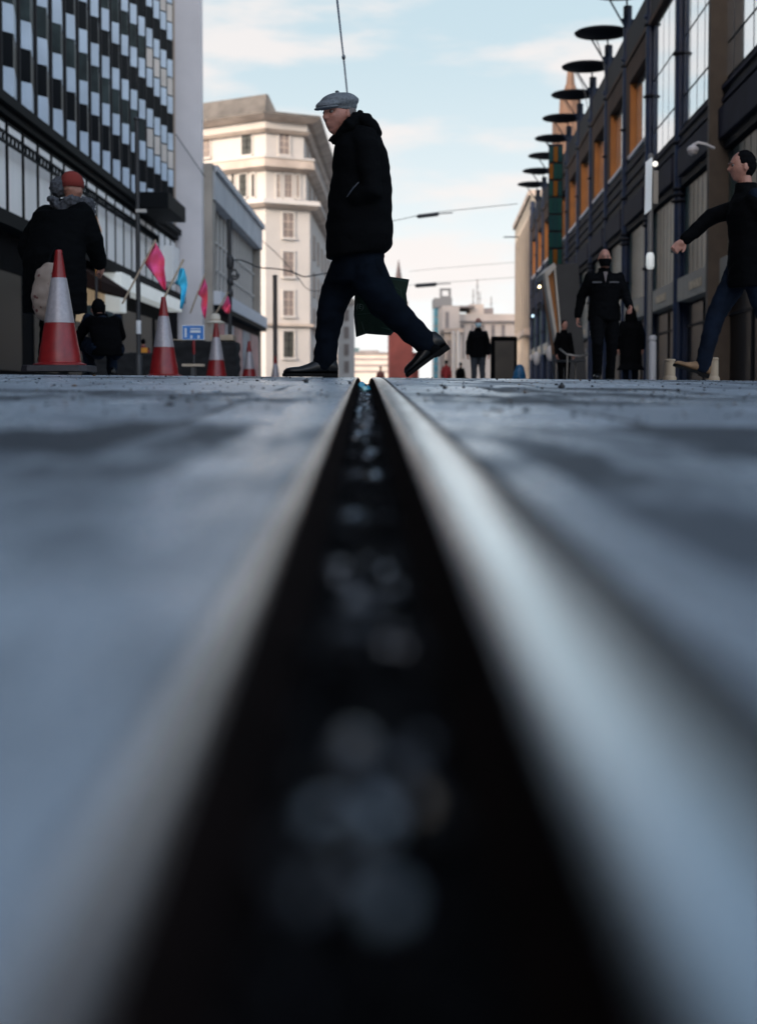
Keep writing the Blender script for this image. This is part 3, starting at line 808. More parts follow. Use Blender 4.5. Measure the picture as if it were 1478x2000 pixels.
# blank end slab
slab = empty('end_wall', (0, 0, 0), 0, 'tall blank pinkish grey end slab standing out from the checkered block', 'wall')
so_ = MB().box(-8.34, -7.20, 64.0, 64.8, -.5, 30).box(-8.44, -8.342, 63.95, 64.5, -.5, 30)
so_ = MB().box(-8.34, -7.20, 64.0, 64.8, -.5, 30); so_.build('slab', m_conc, slab)
MB().box(-8.42, -8.343, 63.96, 64.6, -.5, 30).build('edge_trim', mat('warm_edge_trim', (.55, .42, .32), .6), slab)
MB().box(-9.6, -8.422, 64.05, 64.8, -.5, 30).build('return_wall', m_mull, slab)
wv = MB(); wv.tube([at(343, 262, 63.7), at(400, 345, 63.6)], .02, 6); wv.build('conduit', m_mull, slab)

# ------------------------------------------------------------------ low store with upright fins
m_stone_g = mat('grey_stone', (.52, .51, .51), .85, var=.1, vscale=.6, bump=.2, bscale=6)
m_stone_t = mat('tan_stone', (.40, .34, .28), .85, var=.14, vscale=.7, bump=.2, bscale=6)
m_fin = mat('beige_fin', (.62, .56, .50), .8, spec=.1)
m_fin_bg = mat('dark_brown_panel', (.07, .055, .05), .9, spec=.05)  # even dark brown, behind the fins and on the shopfront
ANG_2 = math.atan(63/F_PX)
L2 = empty('department_store', (-8.3, 0, 0), -ANG_2, 'low grey store with upright beige fins and a pale sloping parapet line', 'building')
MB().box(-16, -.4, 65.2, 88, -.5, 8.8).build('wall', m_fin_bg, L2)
MB().box(-16, .10, 65.2, 88, 8.8, 10.35).box(-16, .25, 65.2, 88.2, 10.05, 10.33).build('parapet', m_stone_g, L2)
MB().box(-.42, .0, 65.15, 66.2, -.5, 8.79).build('pier', m_stone_t, L2); MB().box(-.42, .0, 87.2, 88, -.5, 8.79).build('pier', m_stone_t, L2)
end_ = MB().box(-2.0, .02, 64.85, 65.14, -.5, 10.36); end_.build('end_pier', m_stone_t, L2)
for k in range(14):
    y0 = 66.6+k*1.45
    MB().box(-.40, -.33, y0, y0+.62, 4.75, 8.78).build('fin', m_fin, L2)
for z in (5.9, 7.2): MB().box(-.41, -.30, 66.3, 87.1, z, z+.10).build('transom', m_fin, L2)
MB().box(-.4, .35, 65.3, 88.2, 4.08, 4.70).build('fascia', mat('pale_fascia', (.68, .68, .70), .6, var=.05), L2)
MB().box(-.4, .32, 65.3, 88.2, 3.86, 4.075).build('canopy_edge', m_frame_d, L2)
shopc = [((.45, .14, .16), 66.6, 70), ((.50, .48, .50), 70.3, 74), ((.42, .20, .19), 74.4, 78), ((.25, .30, .36), 78.4, 82), ((.46, .22, .22), 82.4, 87)]
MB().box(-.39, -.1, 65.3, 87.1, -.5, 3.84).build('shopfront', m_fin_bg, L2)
for i, (cc_, a_, b_) in enumerate(shopc): MB().box(-.1, -.06, a_, b_, .3, 3.5).build('window_display', mat('display_%d' % i, cc_, .5, var=.3, vscale=.8), L2)

# ------------------------------------------------------------------ cream corner block
m_cream = mat('cream_stone', (.42, .385, .355), .85, var=.07, vscale=.25, bump=.25, bscale=3)
m_cream2 = mat('weathered_cream_stone', (.37, .30, .25), .85, var=.22, vscale=.5)
m_mans = mat('brown_slate', (.105, .092, .08), .8, var=.25, vscale=.9, bump=.3, bscale=6)
m_blindw = mat('brown_window_blind', (.17, .135, .12), .6, var=.15, vscale=1)
B3 = empty('corner_building', (0, 0, 0), 0, 'tall cream stone corner building with brown mansard roof and ornate ledges', 'building')
def Yz(px, Y): return (px-712)/2800*Y
P1 = Vector((Yz(520, 125), 125)); P2 = Vector((Yz(606, 127), 127)); Pm = Vector((Yz(370, 130), 130)); dC = Vector((.0307, 1)).normalized()
P3 = P2+dC*46
PL = P1+(Pm-P1)*2.2
def hz_(py, Y=125): return (771-py)/2800*Y
def band(poly, z0, z1, grow):
    """polygon footprint grown outward by grow"""
    out = []
    n = len(poly)
    for i in range(n):
        a, b_, c2 = poly[i-1], poly[i], poly[(i+1) % n]
        d1 = (b_-a).normalized(); d2 = (c2-b_).normalized()
        n1 = Vector((d1.y, -d1.x)); n2 = Vector((d2.y, -d2.x))
        q = (n1+n2).normalized(); s_ = grow/max(.3, q.dot(n1)); out.append(b_+q*s_)
    return [Vector((p.x, p.y, z0)) for p in out], [Vector((p.x, p.y, z1)) for p in out]
foot = [PL, P1, P2, P3, P3+Vector((-30, 0)), PL+Vector((0, 50))]
def bandm(z0, z1, g0, g1=None):
    m_ = MB(); lo, _ = band(foot, z0, z1, g0); _, hi = band(foot, z0, z1, g0 if g1 is None else g1)
    m_.rings([lo, hi]); return m_
bandm(-1, hz_(400), 0).build('wall', m_cream, B3)
bandm(hz_(400), hz_(318), -.35).build('wall', m_cream, B3)
bandm(hz_(318), hz_(240), -.55).build('wall', m_cream, B3)
bandm(hz_(408), hz_(402), .5, .9).build('ledge', m_cream2, B3); bandm(hz_(402), hz_(393), 1.0, .9).build('ledge', m_cream, B3)
bandm(hz_(336), hz_(330), -.1, .5).build('ledge', m_cream2, B3); bandm(hz_(330), hz_(313), .45, .35).build('balustrade', m_cream2, B3)
bandm(hz_(313), hz_(309), .45).build('ledge', m_cream, B3)
bandm(hz_(262), hz_(256), -.2, .1).build('cornice', m_cream2, B3); bandm(hz_(256), hz_(240), -.2).build('cornice', m_cream, B3)
bandm(hz_(240), hz_(232), .2, 1.0).build('cornice', m_cream2, B3); bandm(hz_(232), hz_(227), 1.0).build('cornice', m_mans, B3)
bandm(hz_(637), hz_(632), .35).build('ledge', m_cream2, B3)
# mansard over the left facet
rf = MB(); za, zb = hz_(227), hz_(183)
A, Bq = Vector((PL.x, PL.y, za)), Vector((P1.x-.1, P1.y+.3, za))
q1 = P1+(P2-P1)*.28
rf.rings([[Vector((PL.x, PL.y, za)), Vector((P1.x, P1.y+.2, za)), Vector((q1.x, q1.y+.4, za)), Vector((q1.x, q1.y+14, za)), Vector((PL.x, PL.y+14, za))],
          [Vector((PL.x, PL.y+1.5, zb)), Vector((P1.x, P1.y+1.7, zb)), Vector((P1.x+.15, P1.y+1.9, zb)), Vector((P1.x+.15, P1.y+12, zb)), Vector((PL.x, PL.y+12, zb))]])
rf.build('roof', m_mans, B3)
def facet_window(a, b_, pxa, pxb, pya, pyb, m_=m_blindw, grow=0, bars=False):
    """a window on the facet from ground point a to b_, cut at the photo columns pxa..pxb"""
    d = (b_-a); nrm = Vector((d.y, -d.x)).normalized()
    def hit(px):
        k = (px-712)/2800; t = (k*(a.y+nrm.y*grow)-(a.x+nrm.x*grow))/(d.x-k*d.y); return a+nrm*grow+d*t
    p, q = hit(pxa), hit(pxb); Y = (p.y+q.y)/2
    z1, z0 = (771-pya)/2800*Y, (771-pyb)/2800*Y
    fr = MB(); e = (q-p).normalized()
    def quadbox(p, q, z0, z1, o0, o1):
        return [Vector((*(v+nrm*o), z)) for z in (z0, z1) for o in (o0, o1) for v in (p, q)]
    F8 = [(0,2,3,1), (4,5,7,6), (0,1,5,4), (2,6,7,3), (0,4,6,2), (1,3,7,5)]
    fr.add(quadbox(p-e*.16, q+e*.16, z0-.22, z0-.02, -.1, .22), F8)
    fr.add(quadbox(p-e*.16, p-e*.01, z0-.02, z1+.02, -.1, .10), F8); fr.add(quadbox(q+e*.01, q+e*.16, z0-.02, z1+.02, -.1, .10), F8)
    fr.add(quadbox(p-e*.16, q+e*.16, z1+.02, z1+.20, -.1, .12), F8)
    w_ = fr.build('window', m_cream, B3)
    pn = MB(); pn.add(quadbox(p, q, z0, z1, -.05, .03), F8); pn.build('pane', m_, w_)
    gb = MB(); mid = (p+q)/2
    gb.add(quadbox(mid-e*.03, mid+e*.03, z0, z1, .03, .06), F8)
    for t in (.33, .66): gb.add(quadbox(p, q, z0+(z1-z0)*t-.03, z0+(z1-z0)*t+.03, .03, .055), F8)
    gb.build('glazing_bar', m_cream2 if m_ is m_blindw else m_frame_d, w_)
m_wd = mat('dark_sash', (.05, .05, .045), .25, var=.3, vscale=2)
for (a_, b_, y0, y1, g_) in ((553-6, 572-6, 268, 306, -.55),): facet_window(P1, P2, a_, b_, y0, y1, grow=g_)
facet_window(Pm, P1, 476, 495, 267, 307, m_wd, -.55); facet_window(Pm, P1, 398, 415, 272, 312, grow=-.55)
for a_, b_ in ((542, 548), (557, 571), (580, 585)): facet_window(P1, P2, a_, b_, 346, 389, grow=-.35)
for a_, b_ in ((456, 461), (471, 485), (495, 500), (400, 414), (428, 442)): facet_window(Pm, P1, a_, b_, 345, 388, m_wd, -.35)
for y0, y1 in ((420, 466), (495, 541), (570, 617), (648, 698)):
    facet_window(P1, P2, 554, 574, y0, y1, m_wd if y0 == 648 else m_blindw)
    facet_window(Pm, P1, 478, 494, y0, y1); facet_window(Pm, P1, 428, 444, y0, y1)
for i in range(7):
    Yw = 131+i*6
    for z0, z1 in ((1.6, 4.2), (5.6, 7.8), (9.0, 11.0), (12.4, 14.4), (17.2, 19.2), (20.9, 22.6)):
        p = P2+dC*(Yw-127)+Vector((.02, 0)); g_ = 0 if z1 < 16 else (-.35 if z1 < 20 else -.55)
        w_ = MB().box(-.1, .10, 0, 1.9, z0-.1, z1+.1, Matrix.Translation((p.x+g_, p.y, 0)) @ Matrix.Rotation(-.0307, 4, 'Z')).build('window', m_cream2, B3)
        MB().box(.10, .12, .2, 1.7, z0, z1, Matrix.Translation((p.x+g_, p.y, 0)) @ Matrix.Rotation(-.0307, 4, 'Z')).build('pane', m_blindw, w_)

# pale block beyond, seen between the walker's legs
B4 = empty('stone_block', (0, 0, 0), 0, 'narrow pale stone block with small gable behind the walker\'s legs', 'building')
p = at(659, 690, 176); q = at(691, 690, 176); zt = (771-596)/2800*176
MB().box(p.x, q.x, 176, 190, -2, zt).build('wall', m_cream, B4)
g_ = MB(); g_.prism([(q.x-1.3, zt), (q.x+.15, zt), (q.x+.15, zt+.5), (q.x-.5, zt+1.1), (q.x-1.2, zt+.5)], 2, Matrix.Translation((0, 175.7, 0))); g_.build('gable', m_cream2, B4)
for k in range(5): MB().box(q.x-1.15, q.x-.6, 175.9, 175.99, .6+k*2.1, 2.0+k*2.1).build('window', m_blindw, B4)

# ------------------------------------------------------------------ far end of the street
m_far = mat('far_cream', (.50, .42, .36), .85, var=.12, vscale=.3); m_far2 = mat('far_dark_band', (.20, .17, .16), .7, var=.2, vscale=.5)
m_brick = mat('red_brick', (.25, .06, .045), .85, var=.15, vscale=.6)
def X(px, Y): return at(px, 771, Y).x
def Zp(py, Y): return (771-py)/2800*Y
T = 240
fb_ = empty('low_block', (0, 0, 0), 0, 'long low pale block with window bands at the far end of the street', 'building')
MB().box(X(640, T), X(775, T), T, T+20, -3, Zp(692, T)).build('wall', m_far, fb_)
MB().box(X(640, T), X(762, T), T-.3, T+20, Zp(692, T), Zp(688, T)).build('roof', m_far2, fb_)
for k, y0 in enumerate((700, 712, 724)): MB().box(X(645, T), X(760, T), T-.05, T-.01, Zp(y0+4, T), Zp(y0, T)).build('window_band', m_far2, fb_)
MB().box(X(690, T), X(701, T), T+2, T+8, Zp(692, T), Zp(679, T)).build('rooftop_plant', mat('teal_plant', (.06, .10, .11), .7), fb_)
MB().box(X(702, T), X(740, T), T+2, T+8, Zp(692, T), Zp(684, T)).build('rooftop_store', m_far2, fb_)
T = 205
bt_ = empty('brick_tower', (0, 0, 0), 0, 'plain red brick tower beside the walker\'s trailing shoe', 'building')
MB().box(X(760.5, T), X(806, T), T, T+14, -3, Zp(640, T)).build('wall', m_brick, bt_)
MB().box(X(760, T), X(806.5, T), T-.2, T+14.2, Zp(640, T), Zp(637, T)).build('coping', m_far2, bt_)
MB().box(X(806.1, T), X(818, T), T+1, T+12, -3, Zp(688, T)).build('low_wing', m_brick, bt_)
T = 330
sp = empty('church_spire', (X(778, T), T, 0), 0, 'slim dark church spire rising above the carrier bag', 'spire')
MB().box(-2.2, 2.2, -2, 2, -3, Zp(590, T)).build('tower', m_far2, sp)
q_ = MB(); q_.hring([(0, 0, Zp(590, T), 1.5, 1.5), (0, 0, Zp(545, T), .75, .75), (0, 0, Zp(509, T), .06, .06)], 8); q_.build('steeple', mat('spire_slate', (.07, .05, .05), .8), sp)
T = 200
tg = empty('glass_tower', (0, 0, 0), 0, 'slim teal glazed stair tower with grey open box on top', 'building')
MB().box(X(847, T), X(862, T), T, T+6, -3, Zp(602, T)).build('glazing', mat('teal_glazing', (.07, .25, .33), .2, var=.2, vscale=.3, stretch=(1, 1, 4)), tg)
for k in range(9): MB().box(X(847, T)-.03, X(862, T)+.03, T-.05, T-.005, Zp(602, T)-1.3*k-1.3, Zp(602, T)-1.3*k-1.18).build('transom', m_far2, tg)
m_gcap = mat('grey_cap', (.20, .20, .20), .7)
MB().box(X(847, T), X(882, T), T-.2, T+6, Zp(602, T), Zp(583, T)).build('cap', m_gcap, tg)
h_ = MB(); x0, x1, z0, z1 = X(859, T), X(880, T), Zp(583, T), Zp(564, T)
h_.box(x0, x0+.28, T, T+1.5, z0, z1).box(x1-.28, x1, T, T+1.5, z0, z1).box(x0+.28, x1-.28, T, T+1.5, z1-.22, z1).box(x0+.28, x1-.28, T, T+1.5, z0, z0+.3)
h_.build('open_frame', m_gcap, tg)
T = 190
cb_ = empty('stepped_block', (0, 0, 0), 0, 'cream stepped apartment block with rooftop huts and aerials', 'building')
MB().box(X(862.5, T), X(897, T), T, T+12, -3, Zp(598, T)).build('wall', m_far, cb_)
MB().box(X(862, T), X(930, T), T+4, T+15, Zp(598, T), Zp(594, T)).build('roof_slab', m_far2, cb_)
MB().box(X(897.1, T), X(1012, T), T+2, T+16, -3, Zp(612, T)).build('wall', m_far, cb_)
MB().box(X(896, T), X(1012, T), T+1.7, T+16, Zp(629, T), Zp(626, T)).build('ledge', m_far2, cb_)
MB().box(X(922, T), X(950, T), T+5, T+12, Zp(612, T), Zp(590, T)).build('rooftop_hut', m_far, cb_)
MB().box(X(950.3, T), X(969, T), T+5, T+12, Zp(612, T), Zp(598, T)).build('rooftop_hut', m_far2, cb_)
for px_, a_, b_ in ((905, 633, 735), (925, 633, 735), (945, 633, 735), (965, 633, 735), (985, 633, 735), (873, 610, 735)):
    MB().box(X(px_-4, T), X(px_+3, T), T-.1 if px_ < 890 else T+1.95, T+2, Zp(700, T), Zp(a_, T)).build('window_strip', m_far2, cb_)
for k, (px_, top) in enumerate(((930, 560), (938, 540), (943, 565), (966, 575))):
    a_ = MB(); a_.tube([Vector((X(px_, T), T+6, Zp(612, T))), Vector((X(px_, T), T+6, Zp(top, T)))], .07, 6)
    for s_ in (0.15, .3): a_.tube([Vector((X(px_-3, T), T+6, Zp(top, T)-s_*6)), Vector((X(px_+3, T), T+6, Zp(top, T)-s_*6))], .04, 5)
    a_.build('aerial', m_far2, cb_, smooth=True)
T = 150
ac = empty('classical_block', (0, 0, 0), 0, 'cream classical building with round arch beside the far masked man', 'building')
MB().box(X(868, T), X(902, T), T, T+8, -3, Zp(650, T)).build('wall', m_far, ac)
MB().box(X(866, T), X(904, T), T-.4, T+8, Zp(650, T), Zp(642, T)).build('cornice', m_cream2, ac)
MB().box(X(872, T), X(880, T), T-.1, T, -1, Zp(665, T)).build('doorway', m_far2, ac)
for px_ in (884, 893): MB().tube([Vector((X(px_, T), T-.3, -1)), Vector((X(px_, T), T-.3, Zp(650, T)))], .22, 10).build('column', m_cream, ac, smooth=True)

# ------------------------------------------------------------------ right side: navy framed galleria
ANG_R = math.atan(143/F_PX)
m_navy = mat('navy_painted_steel', (.007, .016, .042), .5, var=.2, vscale=3, spec=.3)
m_brownp = mat('brown_stone_panel', (.055, .038, .030), .85, spec=.1, var=.15, vscale=.8)
m_orange = mat('orange_render', (.27, .095, .014), .65, var=.15, vscale=1.5)
m_refl = mat('sky_reflecting_glass', (.78, .84, .88), .06, .9, bump=.05, bscale=1.2)
m_green = mat('green_tinted_glass', (.020, .045, .045), .35, 0, spec=.25, bump=.06, bscale=2)
m_beigef = mat('beige_fascia', (.24, .23, .20), .7, var=.08)
m_purple = mat('slate_purple_panel', (.014, .015, .026), .75, spec=.1, var=.2, vscale=1)
m_louv = mat('dark_louvre', (.007, .008, .012), .7, spec=.15)
G = empty('galleria_building', (6.8, 0, 0), -ANG_R, 'long dark galleria with navy columns, orange window reveals and a row of roof discs', 'building')
def gp(mb, name, m, parent=None, **k): return mb.build(name, m, parent or G, **k)
S0, SP = 41.1, 5.85
NB = 11
YE = S0+SP*NB
gp(MB().box(1.0, 12, 17, YE, -.5, 13.2), 'wall', m_louv)
# local frame: street is at -x
for k in range(-4, NB+1):
    yc = S0+SP*k
    c_ = MB(); c_.tube([(.06, yc, -.5), (.06, yc, 14.1)], .16, 12, False)
    c_.box(.16, .35, yc-.14, yc+.14, -.5, 13.1)
    co_ = gp(c_, 'column', m_navy, smooth='auto')
    for z in (4.05, 5.45, 5.62, 5.79, 7.1, 9.6, 11.9):
        rg = MB(); rg.lathe([(.18, z), (.23, z+.02), (.23, z+.07), (.18, z+.09)], (.06, yc, 0), 14)
        gp(rg, 'collar_ring', m_louv, co_, smooth=True)
    if k <= 10:
        dk = MB(); dk.lathe([(.15, 14.10), (.55, 14.17), (1.04, 14.28), (1.08, 14.34), (1.0, 14.39), (.2, 14.42)], (-.35, yc-1.1, 0), 32)
        d_ = gp(dk, 'roof_disc', m_louv, smooth='auto')
        br_ = MB(); br_.tube([(.06, yc, 13.2), (-.9, yc-1.1, 14.35)], .035, 6); br_.tube([(.06, yc, 13.6), (-.1, yc-.9, 14.3)], .035, 6)
        gp(br_, 'disc_strut', m_navy, d_, smooth=True)
    # inclined brackets towards the roof
    b_ = MB(); b_.tube([(-.1, yc, 12.2), (1.2, yc+1.0, 13.6)], .09, 8); b_.tube([(-.1, yc, 13.6), (1.6, yc, 13.4)], .08, 8)
    gp(b_, 'roof_bracket', m_navy, smooth=True)
for k in range(-4, NB):
    y0, y1 = S0+SP*k+.24, S0+SP*(k+1)-.24
    near = k <= 0
    gp(MB().box(.02, .9, y0, y1, 12.05, 13.1), 'parapet_panel', m_louv)
    gp(MB().box(-.05, .5, y0, y1, 11.86, 12.02), 'string_course', m_brownp)
    if near:
        # big glazed bay
        f = gp(MB().box(.14, .60, y0, y1, 7.5, 11.85), 'glazed_bay', m_louv)
        nn = 5; w_ = (y1-y0)/nn
        for i in range(nn):
            for z0, z1 in ((7.6, 8.35), (8.42, 10.0), (10.07, 11.8)):
                gp(MB().box(.10, .135, y0+w_*i+.05, y0+w_*(i+1)-.05, z0, z1), 'pane', m_refl, f)
    else:
        gp(MB().box(.0, .9, y0, y0+.02+.5, 8.5, 11.85).box(.0, .9, y1-.9, y1, 8.5, 11.1).box(.0, .9, y0+.52, y1, 11.1, 11.85), 'stone_panel', m_brownp)
        gp(MB().box(.03, .27, y1-.94, y1-.905, 8.55, 11.08), 'window_reveal', m_orange)
        f = gp(MB().box(.27, .5, y0+.52, y1-.9, 8.5, 11.1), 'window', m_louv)
        for i in range(2): gp(MB().box(.235, .265, y0+.58+i*1.9, y0+2.40+i*1.9, 8.6, 11.0), 'pane', m_refl, f)
        gp(MB().box(-.05, .26, y0+.2, y1-.9, 8.36, 8.48), 'sill', m_stone_g)
    gp(MB().box(.05, .9, y0, y1, 5.9, 7.48 if near else 8.34), 'louvre_band', m_louv)
    for z in ((7.0, 7.3) if near else (7.2, 7.6, 8.0)): gp(MB().box(-.02, .04, y0, y1, z, z+.10), 'louvre_blade', m_purple)
    gp(MB().box(-.10, .04, y0+.3, y1-.3, 6.1, 6.85), 'soffit_box', m_purple, bevel=.03)
    # first floor green glazing, beige fascia, shop below
    f = gp(MB().box(.22, .6, y0, y1, 3.3, 5.88), 'shop_glazing', m_louv)
    for i in range(8):
        w_ = (y1-y0)/8; gp(MB().box(.18, .215, y0+w_*i+.04, y0+w_*(i+1)-.04, 3.36, 5.82), 'pane', m_green, f)
    gp(MB().box(-.02, .5, y0, y1, 2.62, 3.28), 'fascia', m_beigef, bevel=.01)
    gp(MB().box(-.034, -.022, y0+1.6, y0+3.4, 2.82, 3.04), 'sign_letters_panel', mat('faded_gilt', (.38, .30, .20), .6, var=.3, vscale=9))
    gp(MB().box(.30, .6, y0, y1, -.4, 2.6), 'shopfront', m_louv)
    f = gp(MB().box(.25, .295, y0+.2, y1-.2, .3, 2.5), 'shop_window', m_glass_d)
    gp(MB().box(.20, .245, y0+2.5, y0+2.58, .3, 2.5).box(.20, .245, y0+.2, y1-.2, 1.9, 1.96), 'glazing_bar', m_louv, f)
# near brown end pier
gp(MB().box(-.30, .3, S0-SP-.52, S0-SP-.25, -.5, 13.6), 'brown_pier', mat('brown_pier_stone', (.055, .042, .031), .8, var=.12))
# terracotta stair turret behind the discs
tt = empty('terracotta_turret', (at(1112, 400, 118).x, 118, 0), 0, 'tapering terracotta turret peeking up behind the roof discs', 'tower')
m_terr = mat('terracotta', (.13, .072, .045), .8, var=.15, vscale=1)
Tq = 118
q_ = MB()
for (w0, w1, pa, pb) in ((1.05, .85, 300, 190), (.62, .40, 189.5, 172), (.36, .25, 171.5, 143), (.33, .33, 142.5, 139)):
    q_.hring([(0, 0, Zp(pa, Tq), w0, w0), (0, 0, Zp(pb, Tq), w1, w1)], 8)
q_.build('shaft', m_terr, tt)
MB().box(-1.3, 1.3, -1.3, 1.3, 8, Zp(240, Tq)).build('base', m_terr, tt)
# teal and orange glazed link among the columns
tk = empty('stained_glass_screen', (6.8, 0, 0), -ANG_R, 'tall screen of teal and orange glass hung between far navy columns', 'screen')
rr_ = random.Random(2)
fr = MB().box(-.86, -.10, 78.0, 78.1, 5.0, 13.5).build('frame', m_louv, tk)
for i in range(3):
    for z in range(9):
        cc_ = rr_.choice(['a', 'b', 'a', 'b', 'o'])
        m_ = {'a': mat('teal_glass', (.005, .038, .036), .6, spec=.1), 'b': mat('deep_teal_glass', (.005, .032, .036), .6, spec=.1), 'o': mat('amber_glass', (.13, .05, .006), .6, spec=.1)}[cc_]
        MB().box(-.83+i*.24, -.62+i*.24, 77.93, 77.995, 5.2+z*.92, 6.0+z*.92).build('glass_square', m_, tk)
# tan building beyond
TB = empty('tan_building', (6.8, 0, 0), -ANG_R, 'flat roofed tan stone building beyond the navy galleria', 'building')
MB().box(0, 12, YE+.3, 128, -2, 14.6).build('wall', mat('tan_facade', (.30, .26, .21), .85, var=.08, vscale=.4), TB)
MB().box(-.2, 12, YE+.3, 128.2, 14.6, 15.0).build('parapet', m_cream2, TB)
y = YE+1
while y < 127:
    f = MB().box(-.03, -.002, y, y+1.3, 4.6, 13.6).build('window_strip', m_stone_t, TB); MB().box(-.45, -.032, y+1.45, y+1.75, -.5, 4.4).build('pilaster', m_stone_t, TB)
    MB().box(-.05, -.033, y+.2, y+1.1, 5.0, 13.2).build('pane', m_fin_bg, f); y += 2.4
MB().box(-.5, 0, YE+.3, 128, 4.41, 4.9).build('ledge', m_cream2, TB)
arm = MB(); arm.tube([at(1012, 463, 110), at(984, 463, 110)], .05, 6); arm.tube([at(1012, 463, 110), at(1012, 490, 110)], .03, 6)
arm.build('wall_bracket', m_louv, None, smooth=True)
o_ = C.objects['wall_bracket']; tag(o_, 'thin bracket arm reaching out from the tan building over the street', 'bracket')
# ------------------------------------------------------------------ street things, left
m_cr = mat('cone_red_plastic', (.19, .008, .009), .38, var=.15, vscale=12, bump=.08, bscale=40)
m_cw = mat('cone_reflective_sleeve', (.29, .265, .275), .33, .15, var=.08, vscale=30, bump=.15, bscale=200)
m_cb = mat('cone_black_base', (.014, .012, .016), .6, var=.3, vscale=20)
def make_cone():
    r = empty('traffic_cone')
    bs = MB(); rings = []
    for z, s_ in ((0, .27), (.045, .265), (.05, .25)):
        rings.append([Vector((math.copysign(min(abs(math.cos(a)), .78)/.78*s_, math.cos(a)), math.copysign(min(abs(math.sin(a)), .78)/.78*s_, math.sin(a)), z)) for a in [2*PI*k/24+PI/24 for k in range(24)]])
    bs.rings(rings); bs.build('base', m_cb, r)
    b1 = MB(); b1.lathe([(.215, .05), (.215, .062), (.175, .075), (.158, .20), (.155, .205), (.122, .40)], n=32); b1.build('lower_cone', m_cr, r, smooth='auto')
    b2 = MB(); b2.lathe([(.1235, .40), (.1225, .405), (.064, .768), (.0625, .77)], n=32); b2.build('reflective_sleeve', m_cw, r, smooth='auto')
    b3 = MB(); b3.lathe([(.060, .77), (.030, .972), (.030, .985), (.024, 1.0), (.008, 1.0)], n=32); b3.build('tip', m_cr, r, smooth='auto')
    return r
cones = [(118, 11.9, 'nearest and largest red and white cone, beside the person in the red hat'),
         (321, 17.3, 'red and white cone with the blue flag stick rising behind its tip'),
         (423, 23.4, 'middle sized red and white cone below the pale sun hat'),
         (487, 31.0, 'small red and white cone right of the pole with scrollwork'),
         (538, 42.0, 'farthest tiny red and white cone at the foot of the brown post')]
c0 = make_cone()
for i, (px, Y, lab) in enumerate(cones):
    o = c0 if i == 0 else copy_tree(c0)
    x = X(px, Y); o.location = (x, Y, gz(x, Y)+(.03 if i == 0 else 0)); o.rotation_euler.z = .2*i
    tag(o, lab, 'traffic cone', 'traffic cones along the left of the street')
# flags on slanting sticks
m_stick = mat('pale_wooden_stick', (.42, .33, .24), .7, var=.1)
def flag(pb, pt, poly, Y, cols, label, name='flag'):
    f = empty(name, at(*pb, Y), 0, label, 'flag', 'coloured flags on slanting sticks'); iv = -f.location
    s_ = MB(); s_.tube([at(*pb, Y)+iv, at(*pt, Y)+iv], .016, 8); s_.build('stick', m_stick, f, smooth=True)
    # cloth: strips between the two edges with folds in depth
    L, Rr = poly; n = 14; mb_ = MB(); vs = []
    def along(ps, t):
        k = t*(len(ps)-1); i = min(int(k), len(ps)-2); u = k-i
        return (ps[i][0]*(1-u)+ps[i+1][0]*u, ps[i][1]*(1-u)+ps[i+1][1]*u)
    for i in range(n+1):
        a, b_ = along(L, i/n), along(Rr, i/n)
        for j in range(9):
            u = j/8; p = at(a[0]*(1-u)+b_[0]*u, a[1]*(1-u)+b_[1]*u, Y)+iv
            p.y += .05*math.sin(u*7+i*.35)+.03*math.sin(i*.9+u*3); vs.append(p)
    mb_.add(vs, [(i*9+j, i*9+j+1, (i+1)*9+j+1, (i+1)*9+j) for i in range(n) for j in range(8)])
    o = mb_.build('cloth', cols[0], f, smooth=True); so_ = o.modifiers.new('thick', 'SOLIDIFY'); so_.thickness = .004
    return f
m_pink = mat('pink_flag_cloth', (.85, .10, .30), .75, col2=(.72, .07, .09), vscale=5)
m_pinkp = mat('magenta_print', (.50, .07, .28), .75); m_cyan = mat('cyan_flag_cloth', (.04, .46, .72), .75, col2=(.10, .62, .80), vscale=3)
m_cyp = mat('violet_print', (.18, .12, .38), .75)
flag((240, 592), (304, 470), ([(303, 474), (293, 490), (281, 512), (290, 525), (303, 540), (322, 566)], [(304, 474), (313, 488), (321, 505), (322, 525), (325, 548), (325, 568)]), 22, [m_pink, m_pinkp], 'large pink flag on a slanting stick beside the tall dark lamp pole')
flag((320, 584), (358, 508), ([(352, 522), (345, 545), (341, 553), (352, 560), (354, 585), (353, 603)], [(360, 525), (364, 540), (365, 553), (365, 570), (361, 588), (356, 604)]), 20, [m_cyan, m_cyp], 'blue flag hanging from the stick above the second cone')
flag((372, 611), (401, 534), ([(399, 544), (391, 560), (383, 572), (394, 580), (393, 600), (400, 622)], [(400, 544), (405, 558), (405, 580), (405, 600), (403, 612), (402, 623)]), 27, [m_pink, m_pinkp], 'narrow pink flag in front of the tan pier of the store')
flag((408, 637), (445, 571), ([(444, 578), (438, 590), (432, 602), (438, 608), (442, 612)], [(445, 578), (449, 588), (450, 600), (450, 610), (446, 613)]), 30, [m_pink], 'small pink flag touching the pole with scrollwork')

